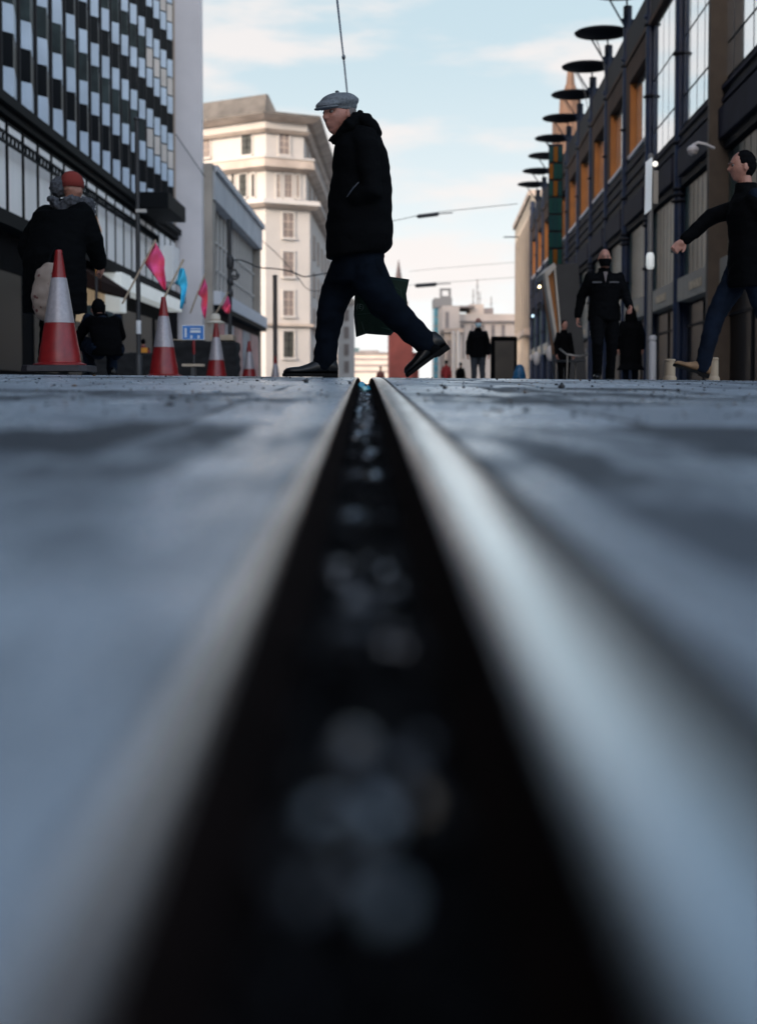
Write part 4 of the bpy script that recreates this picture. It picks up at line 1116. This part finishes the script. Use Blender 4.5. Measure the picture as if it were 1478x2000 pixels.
# lamp poles and posts
m_pole = mat('dark_painted_pole', (.030, .030, .032), .5)
def gpt(px, Y): x = X(px, Y); return Vector((x, Y, gz(x, Y)))
g = gpt(272, 26); lpole = empty('lamp_pole', g, 0, 'tall dark street pole with a white sticker beside the large pink flag', 'pole')
h_ = at(273, 236, 26).z-g.z
MB().tube([(0, 0, 0), (0, 0, h_)], .042, 12, False).build('shaft', m_pole, lpole, smooth='auto')
MB().lathe([(.07, 0), (.07, .5), (.045, .55)]).build('base', m_pole, lpole, smooth='auto')
MB().lathe([(.044, at(272, 652, 26).z-g.z), (.046, at(272, 651, 26).z-g.z), (.046, at(272, 627, 26).z-g.z), (.044, at(272, 626, 26).z-g.z)]).build('sticker', mat('white_sticker', (.7, .7, .7), .6), lpole, smooth='auto')
MB().box(-.03, .16, -.06, .06, at(272, 416, 26).z-g.z, at(272, 409, 26).z-g.z).build('bracket_lamp', mat('pale_fitting', (.45, .42, .38), .5), lpole, bevel=.01)
MB().ell((0, 0, h_+.03), (.06, .06, .05)).build('finial', m_pole, lpole, smooth=True)
Yq = 33
g = gpt(450, Yq); sp_ = empty('ornate_pole', g, 0, 'dark pole with a curled scroll bracket holding a sagging cable', 'pole')
MB().tube([(0, 0, 0), (0, 0, at(450, 428, Yq).z-g.z)], .048, 12, False).build('shaft', m_pole, sp_, smooth='auto')
iv = -g
sc_ = MB(); sc_.tube([at(452+14*math.cos(t)*(.55+.11*t) if False else 458+9*math.cos(t)*(1-t/14), 535+12*math.sin(t)*(1-t/14), Yq)+iv for t in [k*.5 for k in range(0, 19)]], .025, 6, False)
sc_.build('scroll', m_pole, sp_, smooth=True)
cl_ = MB(); cl_.tube([at(450, z, Yq)+iv for z in (505, 520)], .085, 10); cl_.build('clamp', m_pole, sp_, smooth=True)
for z in (548, 570): MB().tube([at(450, z, Yq)+iv, at(450, z+6, Yq)+iv], .07, 10).build('collar', m_pole, sp_, smooth=True)
MB().tube([at(450, 678, Yq)+iv, at(450, 694, Yq)+iv], .058, 10).build('sticker', MATS['white_sticker'], sp_, smooth='auto')
def cable(pts, Y, r, label, name='cable', Y2=None):
    ps = []; n = len(pts)
    for i in range(n-1):                              # smooth through the points
        p0, p1, p2, p3 = [Vector(pts[max(0, min(n-1, q))]) for q in (i-1, i, i+1, i+2)]
        for k in range(6):
            t = k/6; v = .5*((2*p1)+(p2-p0)*t+(2*p0-5*p1+4*p2-p3)*t*t+(-p0+3*p1-3*p2+p3)*t**3)
            u = (i+t)/(n-1); ps.append(at(v.x, v.y, Y+((Y2 or Y)-Y)*u))
    ps.append(at(*pts[-1], Y2 or Y))
    m_ = MB(); m_.tube(ps, r, 6, False); o = m_.build(name, m_pole, smooth=True); tag(o, label, 'cable'); return o
cable([(452, 512), (463, 507), (480, 511), (505, 522), (540, 525), (570, 531), (592, 540), (612, 538), (640, 533)], 33.1, .017, 'thick sagging cable running from the scroll bracket towards the walker', Y2=36)
cable([(512, 470), (545, 500), (580, 540), (600, 564), (625, 568), (650, 556)], 60, .018, 'thin branching wire in front of the cream corner building', Y2=60)
g = gpt(538, 47); bp_ = empty('brown_post', g, 0, 'plain brown post standing in front of the cream corner building', 'post')
MB().tube([(0, 0, 0), (0, 0, at(538, 539, 47).z-g.z)], .075, 12, False).build('shaft', mat('brown_post_paint', (.075, .060, .052), .6), bp_, smooth='auto')
MB().lathe([(.085, at(538, 541, 47).z-g.z), (.085, at(538, 538, 47).z-g.z), (.02, at(538, 536.5, 47).z-g.z)]).build('cap', m_pole, bp_, smooth='auto')
# overhead line and hanging lamps
m_wire = mat('silvery_wire', (.55, .58, .62), .5, 0)
w_ = MB(); w_.tube([at(600, -900, 5.5), at(640, -300, 7.5), at(652, -60, 10), at(668, 88, 14.5), at(671, 112, 15.5), at(678, 182, 20), at(688, 280, 31), at(700, 430, 70)], [.009, .009, .009, .009, .010, .012, .012, .012], 6, False)
o = w_.build('overhead_wire', m_wire, smooth=True); tag(o, 'silvery overhead line dropping out of the sky behind the flat cap', 'wire')
q_ = MB(); q_.ell((0, 0, 0), (.02, .02, .03), 10, 6); o = q_.build('insulator', m_pole, smooth=True); o.location = at(671, 112, 15.45)
tag(o, 'small dark insulator clipped on the silvery overhead line', 'insulator')
for (px, py, Y, lab) in ((837, 421, 52, 'higher hanging street lamp on a span wire right of the walker'), (833, 557, 85, 'lower hanging street lamp on a span wire above the trailing leg')):
    p = at(px, py, Y); r = empty('hanging_lamp', p, 0, lab, 'street lamp', 'street lamps hung on wires across the street')
    k = Y/52
    MB().tube([(-.36*k, 0, -.03), (.30*k, 0, .05)], .075*k, 10).build('housing', m_pole, r, smooth=True)
    MB().tube([(.35*k, 0, .06), (.85*k, 0, .10)], .02*k, 6).build('arm', m_pole, r, smooth=True)
cable([(690, 446), (765, 432), (837, 417), (905, 409), (1010, 398)], 52, .012, 'span wire holding the higher hanging lamp', 'span_wire')
cable([(742, 566), (765, 562), (833, 553), (905, 549), (1010, 541)], 85, .012, 'span wire holding the lower hanging lamp', 'span_wire')
cable([(800, 530), (860, 524), (1010, 512)], 95, .012, 'faint wire high over the far end of the street', 'span_wire')
for k, (pts, lab) in enumerate(((([(1155, 60), (1168, 88), (1178, 125), (1183, 170)]), 'bundle of thin stay wires beside the topmost roof disc'),
    (([(1110, 128), (1128, 150), (1140, 175), (1146, 210)]), 'curved stay wire under the topmost roof disc'),
    (([(1088, 183), (1106, 205), (1116, 235), (1122, 260)]), 'curved stay wire under the next lower roof disc'),
    (([(1056, 265), (1070, 285), (1080, 310), (1086, 330)]), 'curved stay wire under the middle roof disc'))):
    cable(pts, 58+9*k, .02, lab, 'stay_wire')
for k in range(3):
    pass

# blue information sign
g = gpt(379, 21); bs_ = empty('blue_sign', g, 0, 'small blue and white information sign on a thin red and black post', 'sign')
zc = lambda py: at(379, py, 21).z-g.z
pw = 21/2800
m_blue = mat('sign_blue', (.03, .17, .48), .45, var=.15, vscale=9); m_sw = mat('sign_white', (.62, .66, .70), .5)
MB().box(-22*pw, 21*pw, -.012, .012, zc(664), zc(635)).build('panel', m_sw, bs_, bevel=.004)
MB().box(-20.5*pw, 19.5*pw, -.016, -.0125, zc(662.5), zc(636.5)).build('blue_field', m_blue, bs_)
for (a_, b_, c_, d_) in ((-6, 14, 650, 645), (-6, 14, 643, 641), (-17, -13, 659, 641), (-6, -2, 661, 655), (8, 12, 661, 655)):
    MB().box(a_*pw, b_*pw, -.019, -.0165, zc(c_), zc(d_)).build('white_mark', m_sw, bs_)
MB().tube([(0, .02, zc(690)), (0, .02, zc(665))], .022, 10).build('red_post', m_cr, bs_, smooth=True)
MB().tube([(0, .02, 0), (0, .02, zc(690))], .014, 10).build('post', m_pole, bs_, smooth=True)
MB().box(-.16, .15, -.12, .12, zc(716), zc(711)).build('foot_board', m_stick, bs_, bevel=.004)
MB().box(-.03, .03, -.1, .1, -.02, zc(717)).build('foot', m_pole, bs_)

# vendor's stall behind the cones
g = gpt(405, 28.5); st = empty('market_stall', g, 0, 'low market stall draped in black cloth with pale sun hats on top', 'stall')
zc = lambda py: at(405, py, 28.5).z-g.z
pw = 28.5/2800
m_bc = mat('black_table_cloth', (.006, .006, .007), .9, bump=.5, bscale=8)
cl_ = MB(); cl_.box(-.95, .62, -.45, .45, -.05, zc(668)); remesh(cl_, 'table_cloth', m_bc, st, .03, 2, .03, .25)
cl_ = MB(); cl_.box(-2.4, -1.0, -.4, .3, -.05, zc(690)); remesh(cl_, 'side_table', m_bc, st, .03, 2, .03, .25)
MB().box(-.66, -.05, -.35, .35, zc(668)+.02, zc(664)).build('tray', m_stick, st, bevel=.01)
MB().box(.1, .55, -.35, .3, zc(668)+.02, zc(655)).build('crate', m_stick, st, bevel=.01)
MB().tube([(.17, 0, zc(668)), (.17, 0, zc(630))], .012, 8).build('hat_stand', m_pole, st, smooth=True)
sh = empty('sun_hat', g+Vector((.17, 0, zc(632))), 0, 'pale round sun hat perched on a stand above the black stall', 'hat')
m_hat = mat('pale_straw', (.62, .56, .46), .85, bump=.5, bscale=60)
MB().lathe([(.0, .20), (.07, .19), (.095, .15), (.10, .06), (.17, .03), (.19, .015), (.17, .0), (.02, .02)][::-1]).build('crown', m_hat, sh, smooth=True)
MB().lathe([(.102, .055), (.104, .06), (.103, .085), (.10, .09)]).build('hat_band', m_stick, sh, smooth=True)

# orange banner by the shop
g = gpt(192, 30); ob = empty('orange_banner', g, 0, 'narrow orange banner hanging behind the person in the red hat', 'banner')
bn_ = MB(); iv = -g
poly = [(188, 420), (198, 450), (200, 480), (197, 543), (188, 538), (186, 500), (190, 470)]
vs = [at(x, y, 30)+iv for x, y in poly]; vs2 = [v+Vector((0, .03, 0)) for v in vs]
bn_.rings([vs, vs2]); bn_.build('cloth', mat('orange_cloth', (.60, .25, .04), .75, var=.12), ob)
MB().tube([at(188, 420, 30)+iv+Vector((0, .04, 0)), at(188, 740, 30)+iv+Vector((0, .04, 0))], .03, 8).build('pole', m_pole, ob, smooth=True)

# ------------------------------------------------------------------ people, left
m_redhat = mat('red_knit', (.17, .018, .012), .9, bump=.8, bscale=90)
m_fur = mat('grey_fur', (.045, .047, .055), .95, var=.5, vscale=40, bump=1, bscale=120)
g = gpt(112, 12.6); g.z += .02
pL, JL, ML = figure(g, R(160), 'person in black coat, red hat and grey fur hood bending away behind the nearest cone', None,
    dict(pelvis=(0,.02,.93), waist=(0,-.02,1.10), chest=(-.01,-.10,1.28), neck=(-.02,-.17,1.42), head=(-.03,-.23,1.56), shL=(-.20,-.12,1.38), shR=(.19,-.12,1.36),
         elL=(-.26,-.16,1.12), wrL=(-.24,-.30,.95), elR=(.34,-.10,1.06), wrR=(.20,-.12,.72), knR=(.10,-.05,.50), anL=(-.12,.05,.10)),
    coat=m_black, legs=m_black, coat_len=.50, bulk=1.5, s=1.04)
h_ = MB(); hc = JL['head']
h_.hring([(hc.x, hc.y, hc.z+.02, .092, .108), (hc.x, hc.y, hc.z+.07, .094, .108), (hc.x, hc.y+.01, hc.z+.115, .080, .092), (hc.x, hc.y+.015, hc.z+.145, .05, .06), (hc.x, hc.y+.02, hc.z+.157, .012, .015)])
h_.build('red_hat', m_redhat, pL, smooth=True)
fu = MB()
for k in range(140):
    a = rr_.uniform(0, 2*PI); r0 = rr_.uniform(.10, .19); z_ = hc.z-.15+rr_.uniform(-.05, .06)
    p = Vector((hc.x+math.cos(a)*r0, hc.y+.03+math.sin(a)*r0, z_)); fu.ell(p, (.035, .035, .03), 6, 4)
remesh(fu, 'fur_hood', m_fur, pL, .012, 1, .012, .02)
hb = MB(); hb.ell((hc.x+.10, hc.y+.06, hc.z+.02), (.07, .09, .09), 14, 10); remesh(hb, 'hair', m_fur, pL, .012, 1, .012, .03)
# spotted bag on the ground at the left edge
g = gpt(96, 12.2); sb = empty('spotted_bag', g, 0, 'beige spotted cloth bag hanging at the left edge behind the nearest cone', 'bag')
m_spot = mat('beige_spotted_cloth', (.22, .17, .14), .85, var=.1)
t_ = m_spot.node_tree; vr = t_.nodes.new('ShaderNodeTexVoronoi'); vr.inputs['Scale'].default_value = 14
tcn = t_.nodes.new('ShaderNodeTexCoord'); t_.links.new(tcn.outputs['Object'], vr.inputs['Vector'])
rp = t_.nodes.new('ShaderNodeValToRGB'); rp.color_ramp.elements[0].position = .16; rp.color_ramp.elements[1].position = .22
rp.color_ramp.elements[0].color = (.10, .03, .03, 1); rp.color_ramp.elements[1].color = (.22, .17, .14, 1)
t_.links.new(vr.outputs['Distance'], rp.inputs[0]); t_.links.new(rp.outputs[0], t_.nodes['Principled BSDF'].inputs['Base Color'])
q_ = MB(); q_.hring([(0, 0, .46, .06, .05), (0, 0, .50, .11, .08), (-.01, 0, .68, .13, .09), (0, 0, .84, .11, .07), (.01, 0, .95, .05, .04)]); remesh(q_, 'bag_body', m_spot, sb, .02, 2, .02, .12)
MB().tube([(0, 0, .93), (.02, .1, 1.05), (.05, .25, 1.12)], .012, 6).build('strap', m_black, sb, smooth=True)
# crouched person
g = gpt(203, 14.5)
pC, JC, MC = figure(g, R(205), 'person in dark clothes crouching low to the right of the nearest cone', None,
    dict(pelvis=(0,.18,.30), waist=(0,.14,.46), chest=(0,.02,.62), neck=(0,-.10,.70), head=(0,-.22,.80), shL=(-.18,-.02,.70), shR=(.18,-.02,.70),
         elL=(-.25,-.14,.48), wrL=(-.20,-.34,.42), elR=(.25,-.14,.48), wrR=(.18,-.34,.36), hipL=(-.10,.16,.28), hipR=(.10,.16,.28),
         knL=(-.16,-.24,.48), knR=(.15,-.26,.44), anL=(-.12,-.06,.09), anR=(.12,-.10,.09), toeL=(-.14,-.28,.03), toeR=(.14,-.32,.03)),
    coat=m_black2, legs=m_jean2, coat_len=.25, hair=m_black, s=.86)
# child with orange backpack
g = gpt(281, 33)
pK, JK, MK = figure(g, R(180), 'small person in dark red coat seen from behind with an orange backpack', None, {}, s=.62, coat=mat('dark_red_coat', (.16, .015, .03), .85, bump=.3), hair=m_black)
bk = MB(); bk.box(-.19, .19, .13, .30, .98, 1.45); remesh(bk, 'backpack', mat('orange_backpack', (.62, .24, .02), .7, var=.1), pK, .02, 3)
# teal slung cover and dark shapes under the awning
g = gpt(205, 29); tb = empty('folded_parasol', g, 0, 'dark teal folded parasol cover drooping under the shop awning', 'parasol')
zc = lambda py: at(205, py, 29).z-g.z
q_ = MB(); q_.rings([[Vector(((x-205)*29/2800, dy, zc(y))) for x, y in ((168, 600), (176, 618), (190, 632), (228, 640), (224, 612), (200, 606), (184, 598))] for dy in (-.25, .25)])
remesh(q_, 'cover', mat('dark_teal_canvas', (.010, .022, .024), .8, bump=.3), tb, .03, 3, .02, .2)
MB().tube([(0, 0, 0), (0, 0, zc(612))], .035, 8).build('pole', m_pole, tb, smooth=True)

# ------------------------------------------------------------------ people, right
m_bare = mat('dark_grey_patch', (.05, .05, .055), .8)
g = gpt(1178, 18.4)
s_ = (at(1178, 487, 18.4).z-g.z)/1.775
pM, JM, MM = figure(g, R(-4), 'balding man in black uniform and black face mask walking towards the camera', None,
    dict(knL=(-.10,-.20,.53), anL=(-.09,-.02,.16), toeL=(-.11,-.25,.10), anR=(.09,.10,.10), toeR=(.11,-.12,.03), wrL=(-.33,.10,.92), elL=(-.29,.10,1.16), elR=(.27,-.02,1.17), wrR=(.30,-.26,1.02), shL=(-.205,0,1.43), shR=(.205,0,1.43)),
    s=s_, coat=m_black, legs=m_black, bulk=1.14, mask=m_black, coat_len=.84, voxel=.007)
for sx in (-1, 1): MB().box(sx*.11-.06, sx*.11+.06, -.168, -.155, 1.325, 1.345).build('chest_patch', m_bare, pM)
MB().prism([(-.030, 1.47), (.030, 1.47), (.0, 1.33)], .02, Matrix.Translation((0, -.162, 0))).build('open_collar', mat('grey_shirt', (.12, .10, .10), .8), pM)
gh = MB(); gh.hring([(JM['head'].x, JM['head'].y+.01, JM['head'].z+.03, .080, .100), (JM['head'].x, JM['head'].y+.02, JM['head'].z+.05, .082, .098)], 20)
g = gpt(1230, 27.5); s_ = (at(1230, 598, 27.5).z-g.z)/1.775
pW, JW, MW = figure(g, R(180), 'woman with long black hair in a long black coat beside the masked man in uniform', None, {}, s=s_, coat=m_black, legs=m_jean, hair=m_black, coat_len=.55, skirt=.42, bulk=1.2)
hh = MB(); hh.hring([(0, .03, 1.30, .13, .08), (0, .02, 1.48, .14, .11), (0, .01, 1.66, .11, .12), (0, 0, 1.76, .05, .06)]); remesh(hh, 'long_hair', m_black, pW, .015, 2, .008, .05)
# handbag carried by the uniformed man's side: a bag of its own
g0_ = pM.matrix_basis @ JM['wrL']
# person at the right edge, arm swung forward
g = gpt(1456, 11.2); s_ = 1.0
pE, JE, ME = figure(g, R(-90), 'walking man at right edge in black coat, jeans and tan shoes, arm swung forward', None,
    dict(shL=(-.19,.02,1.42), elL=(-.22,-.24,1.30), wrL=(-.20,-.44,1.12), shR=(.19,0,1.42), elR=(.24,.16,1.16), wrR=(.24,.10,.92),
         knL=(-.10,-.22,.52), anL=(-.10,-.32,.13), toeL=(-.10,-.58,.14), knR=(.10,.12,.50), anR=(.10,.45,.20), toeR=(.10,.24,.04), neck=(0,-.02,1.48), head=(0,-.05,1.655)),
    coat=m_black, legs=m_jean2, coat_len=.72, bulk=1.1, hair=m_black, shoes=m_tan, voxel=.007)
# far man with pale blue mask
g = gpt(933, 33); s_ = (at(933, 621, 33).z-g.z)/1.775
figure(g, 0, 'distant man in dark jacket and grey trousers wearing a pale blue face mask', None, dict(anR=(.13,-.05,.12)), s=s_, coat=m_black, legs=mat('grey_trousers', (.020, .026, .034), .85), bulk=1.12,
    mask=mat('pale_blue_mask', (.42, .58, .62), .8), voxel=.012)
g = gpt(871, 60); s_ = (at(871, 704, 60).z-g.z)/1.775
figure(g, R(170), 'tiny far person in a red jacket beside the trailing shoe', 'distant walkers', {}, s=s_, coat=mat('red_jacket', (.28, .02, .02), .8), hair=m_black, voxel=.02)
g = gpt(899, 62); s_ = (at(899, 708, 62).z-g.z)/1.775
figure(g, R(150), 'tiny far person in a black jacket left of the pale blue masked man', 'distant walkers', {}, s=s_, coat=m_black, hair=m_black, voxel=.02)
g = gpt(743, 75); s_ = (at(743, 716, 75).z-g.z)/1.775
figure(g, R(20), 'tiny far person in a rusty red coat seen between the walker\'s legs', 'distant walkers', {}, s=s_, coat=mat('rust_coat', (.22, .07, .05), .8), hair=m_black, voxel=.02)
g = gpt(1100, 25); s_ = (at(1100, 626, 25).z-g.z)/1.775
figure(g, R(25), 'woman with long dark hair in black standing in front of the tilted kiosk', None, dict(anR=(.16,.1,.12), anL=(-.14,-.1,.1)), s=s_, coat=m_black2, hair=m_black, voxel=.012)

# ------------------------------------------------------------------ street things, right
m_bfr = mat('pale_beige_frame', (.40, .36, .31), .6, var=.1)
m_char = mat('charcoal_panel', (.022, .022, .023), .6, var=.2, vscale=2)
Y = 30; g = gpt(1100, Y); ki = empty('kiosk', g, 0, 'leaning charcoal kiosk with a pale frame and bright orange inner edge', 'kiosk'); iv = -g
def wedge(poly, y0, y1):
    m_ = MB(); m_.rings([[at(x, y, Y)+iv+Vector((0, d, 0)) for x, y in poly] for d in (y0, y1)]); return m_
wedge([(1082, 516), (1130, 513), (1146, 745), (1100, 745), (1092, 640)], .1, 1.6).build('panel', m_char, ki)
wedge([(1061, 533), (1080, 514), (1085, 522), (1069, 540)], -.1, 1.5).build('top_frame', m_bfr, ki)
wedge([(1061, 534), (1069, 541), (1092, 690), (1087, 690)], -.1, .3).build('side_frame', m_bfr, ki)
wedge([(1080, 523), (1084, 523), (1099, 690), (1095, 690)], -.05, .1).build('side_frame', m_bfr, ki)
wedge([(1070, 541), (1079, 524), (1094.5, 690), (1092.5, 690)], .02, 1.2).build('orange_edge', m_orange, ki)
# advert board
Y = 36; g = gpt(983, Y); ad = empty('advert_board', g, 0, 'large black framed board with brown face beside the pale blue masked man', 'board'); iv = -g
a_, b_ = at(958, 657, Y)+iv, at(1009, 657, Y)+iv
bdm = MB(); bdm.box(a_.x, b_.x, -.1, .1, -.05, a_.z); bdm.build('frame', m_black, ad, bevel=.03)
MB().box(a_.x+.10, b_.x-.08, -.115, -.101, .05, a_.z-.12).build('face', mat('brown_board_face', (.050, .040, .030), .5, var=.3, vscale=1.5), ad)
# blue sack beside the board
g = gpt(1013, 34); bl = MB(); bl.hring([(0, 0, -.02, .14, .12), (0, 0, .12, .17, .14), (.01, 0, .34, .14, .12), (.02, 0, .48, .08, .07), (.03, 0, .53, .03, .03)])
o = remesh(bl, 'blue_sack', mat('blue_plastic_sack', (.01, .10, .22), .4, bump=.3), None, .02, 2, .015, .1); o.location = g+Vector((0, 0, .1)); tag(o, 'bright blue plastic sack at the foot of the black framed board', 'sack')
# cafe chair and white things near the kiosk
Y = 24; g = gpt(1123, Y); ch = empty('cafe_chair', g, R(20), 'metal cafe chair with curved back beside the masked man in uniform', 'chair')
m_met = mat('brushed_metal_tube', (.20, .18, .16), .35, .6)
zt_ = at(1123, 696, Y).z-g.z
MB().tube([(-.24, .1, zt_+.12), (-.20, -.05, zt_+.03), (0, -.12, zt_), (.20, -.05, zt_+.03), (.24, .1, zt_+.12)], .016, 8).build('back_rail', m_met, ch, smooth=True)
MB().box(-.21, .21, -.05, .36, .44, .465).build('seat', m_char, ch, bevel=.01)
for sx in (-1, 1):
    for y_ in (-.05, .34): MB().tube([(sx*.19, y_, 0), (sx*.18, y_, .46 if y_ > 0 else zt_)], .014, 8).build('leg', m_met, ch, smooth=True)
# grey lamp column with white banner sign
Y = 26; g = gpt(1266, Y); rp_ = empty('banner_pole', g, 0, 'grey street pole with a tall white sign plate near its top', 'pole'); zc = lambda py: at(1266, py, Y).z-g.z
MB().tube([(0, 0, 0), (0, 0, zc(305))], .055, 12).build('shaft', mat('grey_pole_paint', (.13, .125, .12), .5), rp_, smooth=True)
sgn = MB(); sgn.rings([[Vector(((x-1266)*Y/2800, dy, zc(y))) for x, y in ((1254, 318), (1267, 308), (1266, 410), (1253, 421))] for dy in (-.10, -.075)]); sgn.build('sign_plate', mat('white_sign_plate', (.80, .86, .88), .4), rp_)
MB().ell((.06, -.1, zc(322)), (.05, .06, .05), 12, 8).build('small_lamp', mat('lamp_white', (.8, .8, .78), .3, emit=(1, .95, .85), estr=.6), rp_, smooth=True)
MB().box(.02, .12, -.12, -.06, zc(400), zc(335)).build('side_plate', m_met, rp_, bevel=.01)
MB().tube([(0, -.02, zc(520)), (0, -.02, zc(500))], .075, 10).build('band', m_whitesign, rp_, smooth=True)
# pale pillar, bollards
def stand(name, px, Y, top, r, m_, lab, cat, group=None):
    g = gpt(px, Y); e = empty(name, g, 0, lab, cat, group); z = at(px, top, Y).z-g.z
    MB().lathe([(r, -.05), (r, z*.86), (r*.9, z*.87), (r*.9, z*.90), (r*1.04, z*.91), (r*1.04, z*.97), (r*.8, z), (r*.1, z*1.005)]).build('post', m_, e, smooth='auto')
    MB().lathe([(r*1.25, -.05), (r*1.25, .04), (r*1.02, .06)]).build('foot', m_, e, smooth='auto'); return e
stand('pillar', 1273, 24, 655, .062, mat('pale_grey_pillar', (.33, .33, .34), .6), 'pale grey pillar right beside the foot of the sign plate pole', 'pillar')
m_wood = mat('pale_timber_post', (.26, .20, .135), .7, var=.2, vscale=3, stretch=(4, 4, .6))
stand('timber_bollard', 1307, 14, 701, .052, m_wood, 'pale timber bollard left of the tan shoe', 'bollard', 'timber bollards by the right edge')
stand('timber_bollard', 1391, 14, 698, .052, m_wood, 'pale timber bollard right of the tan shoe', 'bollard', 'timber bollards by the right edge')
# globe camera on the right facade
p = at(1352, 294, 27.5); gc = empty('dome_camera', p, 0, 'white dome camera on a curved arm fixed to the brown pier', 'camera')
m_wh = mat('white_housing', (.52, .50, .50), .4)
MB().ell((0, 0, -.02), (.10, .10, .09), 18, 12).build('dome', mat('smoked_dome', (.30, .28, .28), .2), gc, smooth=True)
MB().lathe([(.11, 0), (.11, .05), (.06, .09), (.03, .10)]).build('housing', m_wh, gc, smooth='auto')
MB().tube([(0, 0, .10), (.10, 0, .15), (.24, 0, .12), (.40, 0, .05)], .028, 8).build('arm', m_wh, gc, smooth=True)
# small lit lamps and pale bags far right
for (px, py, Y, r, col_, e_, lab) in ((1053, 560, 70, .06, (1, .82, .45), 5, 'warm lit round lamp on the far right building'), (1040, 617, 70, .055, (.55, .8, 1), 1.6, 'cool bluish lit lamp below the warm one')):
    p = at(px, py, Y); e = empty('wall_lamp', p, 0, lab, 'lamp'); MB().ell((0, 0, 0), (r, r, r), 12, 8).build('bulb', mat('lit_'+name_ if False else 'lit_bulb_%d' % py, (.8, .8, .8), .5, emit=col_, estr=e_), e, smooth=True)
    MB().tube([(0, .06, 0), (.35, .1, .1)], .02, 6).build('bracket', m_louv, e, smooth=True)
for (px, py, Y, w_, h_, lab) in ((1047, 700, 40, .10, .19, 'white oval paper lantern low beside the navy columns'), (1074, 690, 40, .12, .22, 'larger white paper lantern near the woman with long hair'), (1038, 698, 45, .07, .10, 'smallest white paper lantern left of the other two')):
    p = at(px, py, Y); e = empty('paper_lantern', p, 0, lab, 'lantern', 'white paper lanterns'); MB().ell((0, 0, 0), (w_, w_, h_), 14, 10).build('shade', mat('white_paper', (.55, .50, .47), .8), e, smooth=True)
    MB().tube([(0, 0, h_), (0, 0, h_+.35)], .01, 6).build('hook', m_pole, e, smooth=True); MB().tube([(0, 0, -h_), (0, 0, gz(p.x, Y)-p.z)], .015, 6).build('stand', m_pole, e, smooth=True)

# ------------------------------------------------------------------ small things on the ground
yb = 6.9; zb = gz(0, yb)
cpb = empty('bottle_cap', (-.016, yb, zb-.018), 0, 'bright blue plastic bottle cap wedged upright in the rail groove', 'bottle cap')
m_cap = mat('bright_blue_plastic', (.005, .22, .34), .3); m_cap2 = mat('pale_turquoise_plastic', (.25, .52, .56), .35)
MB().lathe([(.0165, 0), (.0165, .014), (.014, .017), (.002, .0175)], n=24).build('cap', m_cap, cpb, smooth='auto').rotation_euler = (R(78), 0, .2)
cb2 = MB()
for k in range(24):
    a = 2*PI*k/24; cb2.tube([(.0166*math.cos(a), .0166*math.sin(a), .001), (.0166*math.cos(a), .0166*math.sin(a), .012)], .0008, 4)
o = cb2.build('ridges', m_cap, cpb); o.rotation_euler = (R(78), 0, .2); o['kind'] = 'stuff'
wr = MB(); wr.ell((0, 0, 0), (.016, .012, .013), 10, 8)
o = remesh(wr, 'crumpled_wrapper', m_cap2, None, .003, 0, .005, .012); o.location = (-.001, yb-.45, zb-.036); tag(o, 'crumpled turquoise wrapper in front of the blue bottle cap', 'wrapper')
wr = MB(); wr.ell((0, 0, 0), (.013, .010, .013), 10, 8)
o = remesh(wr, 'crumpled_wrapper', m_cap, None, .003, 0, .005, .012); o.location = (.014, yb-.35, zb-.034); tag(o, 'small blue scrap of wrapper right of the turquoise one', 'wrapper')
m_chip = mat('black_chip', (.012, .012, .014), .6)
chips = [(598, 745, .013, 'round black pebble on the paving near the planted shoe'), (683, 747, .008, 'tiny black pebble just left of the rail groove'), (868, 757, .010, 'black pebble on the paving right of the rail'),
         (1096, 756, .014, 'black pebble in front of the masked man in uniform'), (1058, 757, .006, 'thin dark chip left of the pebble by the masked man'), (905, 755, .006, 'small dark chip right of the trailing shoe')]
def ground_y(px, py):
    y = 2.5
    while y < 9.5:
        p = at(px, py, y)
        if p.z <= gz(p.x, y): return y
        y += .03
    return 8.5
for px, py, r, lab in chips:
    Y = ground_y(px, py+3); x = X(px, Y)
    q_ = MB(); q_.ell((0, 0, 0), (r, r*.8, r*.8), 9, 6); o = q_.build('pebble', m_chip, smooth=True); o.location = (x, Y, gz(x, Y)+r*.55); o.rotation_euler = (.3, .2, px); tag(o, lab, 'pebble', 'dark pebbles on the paving')
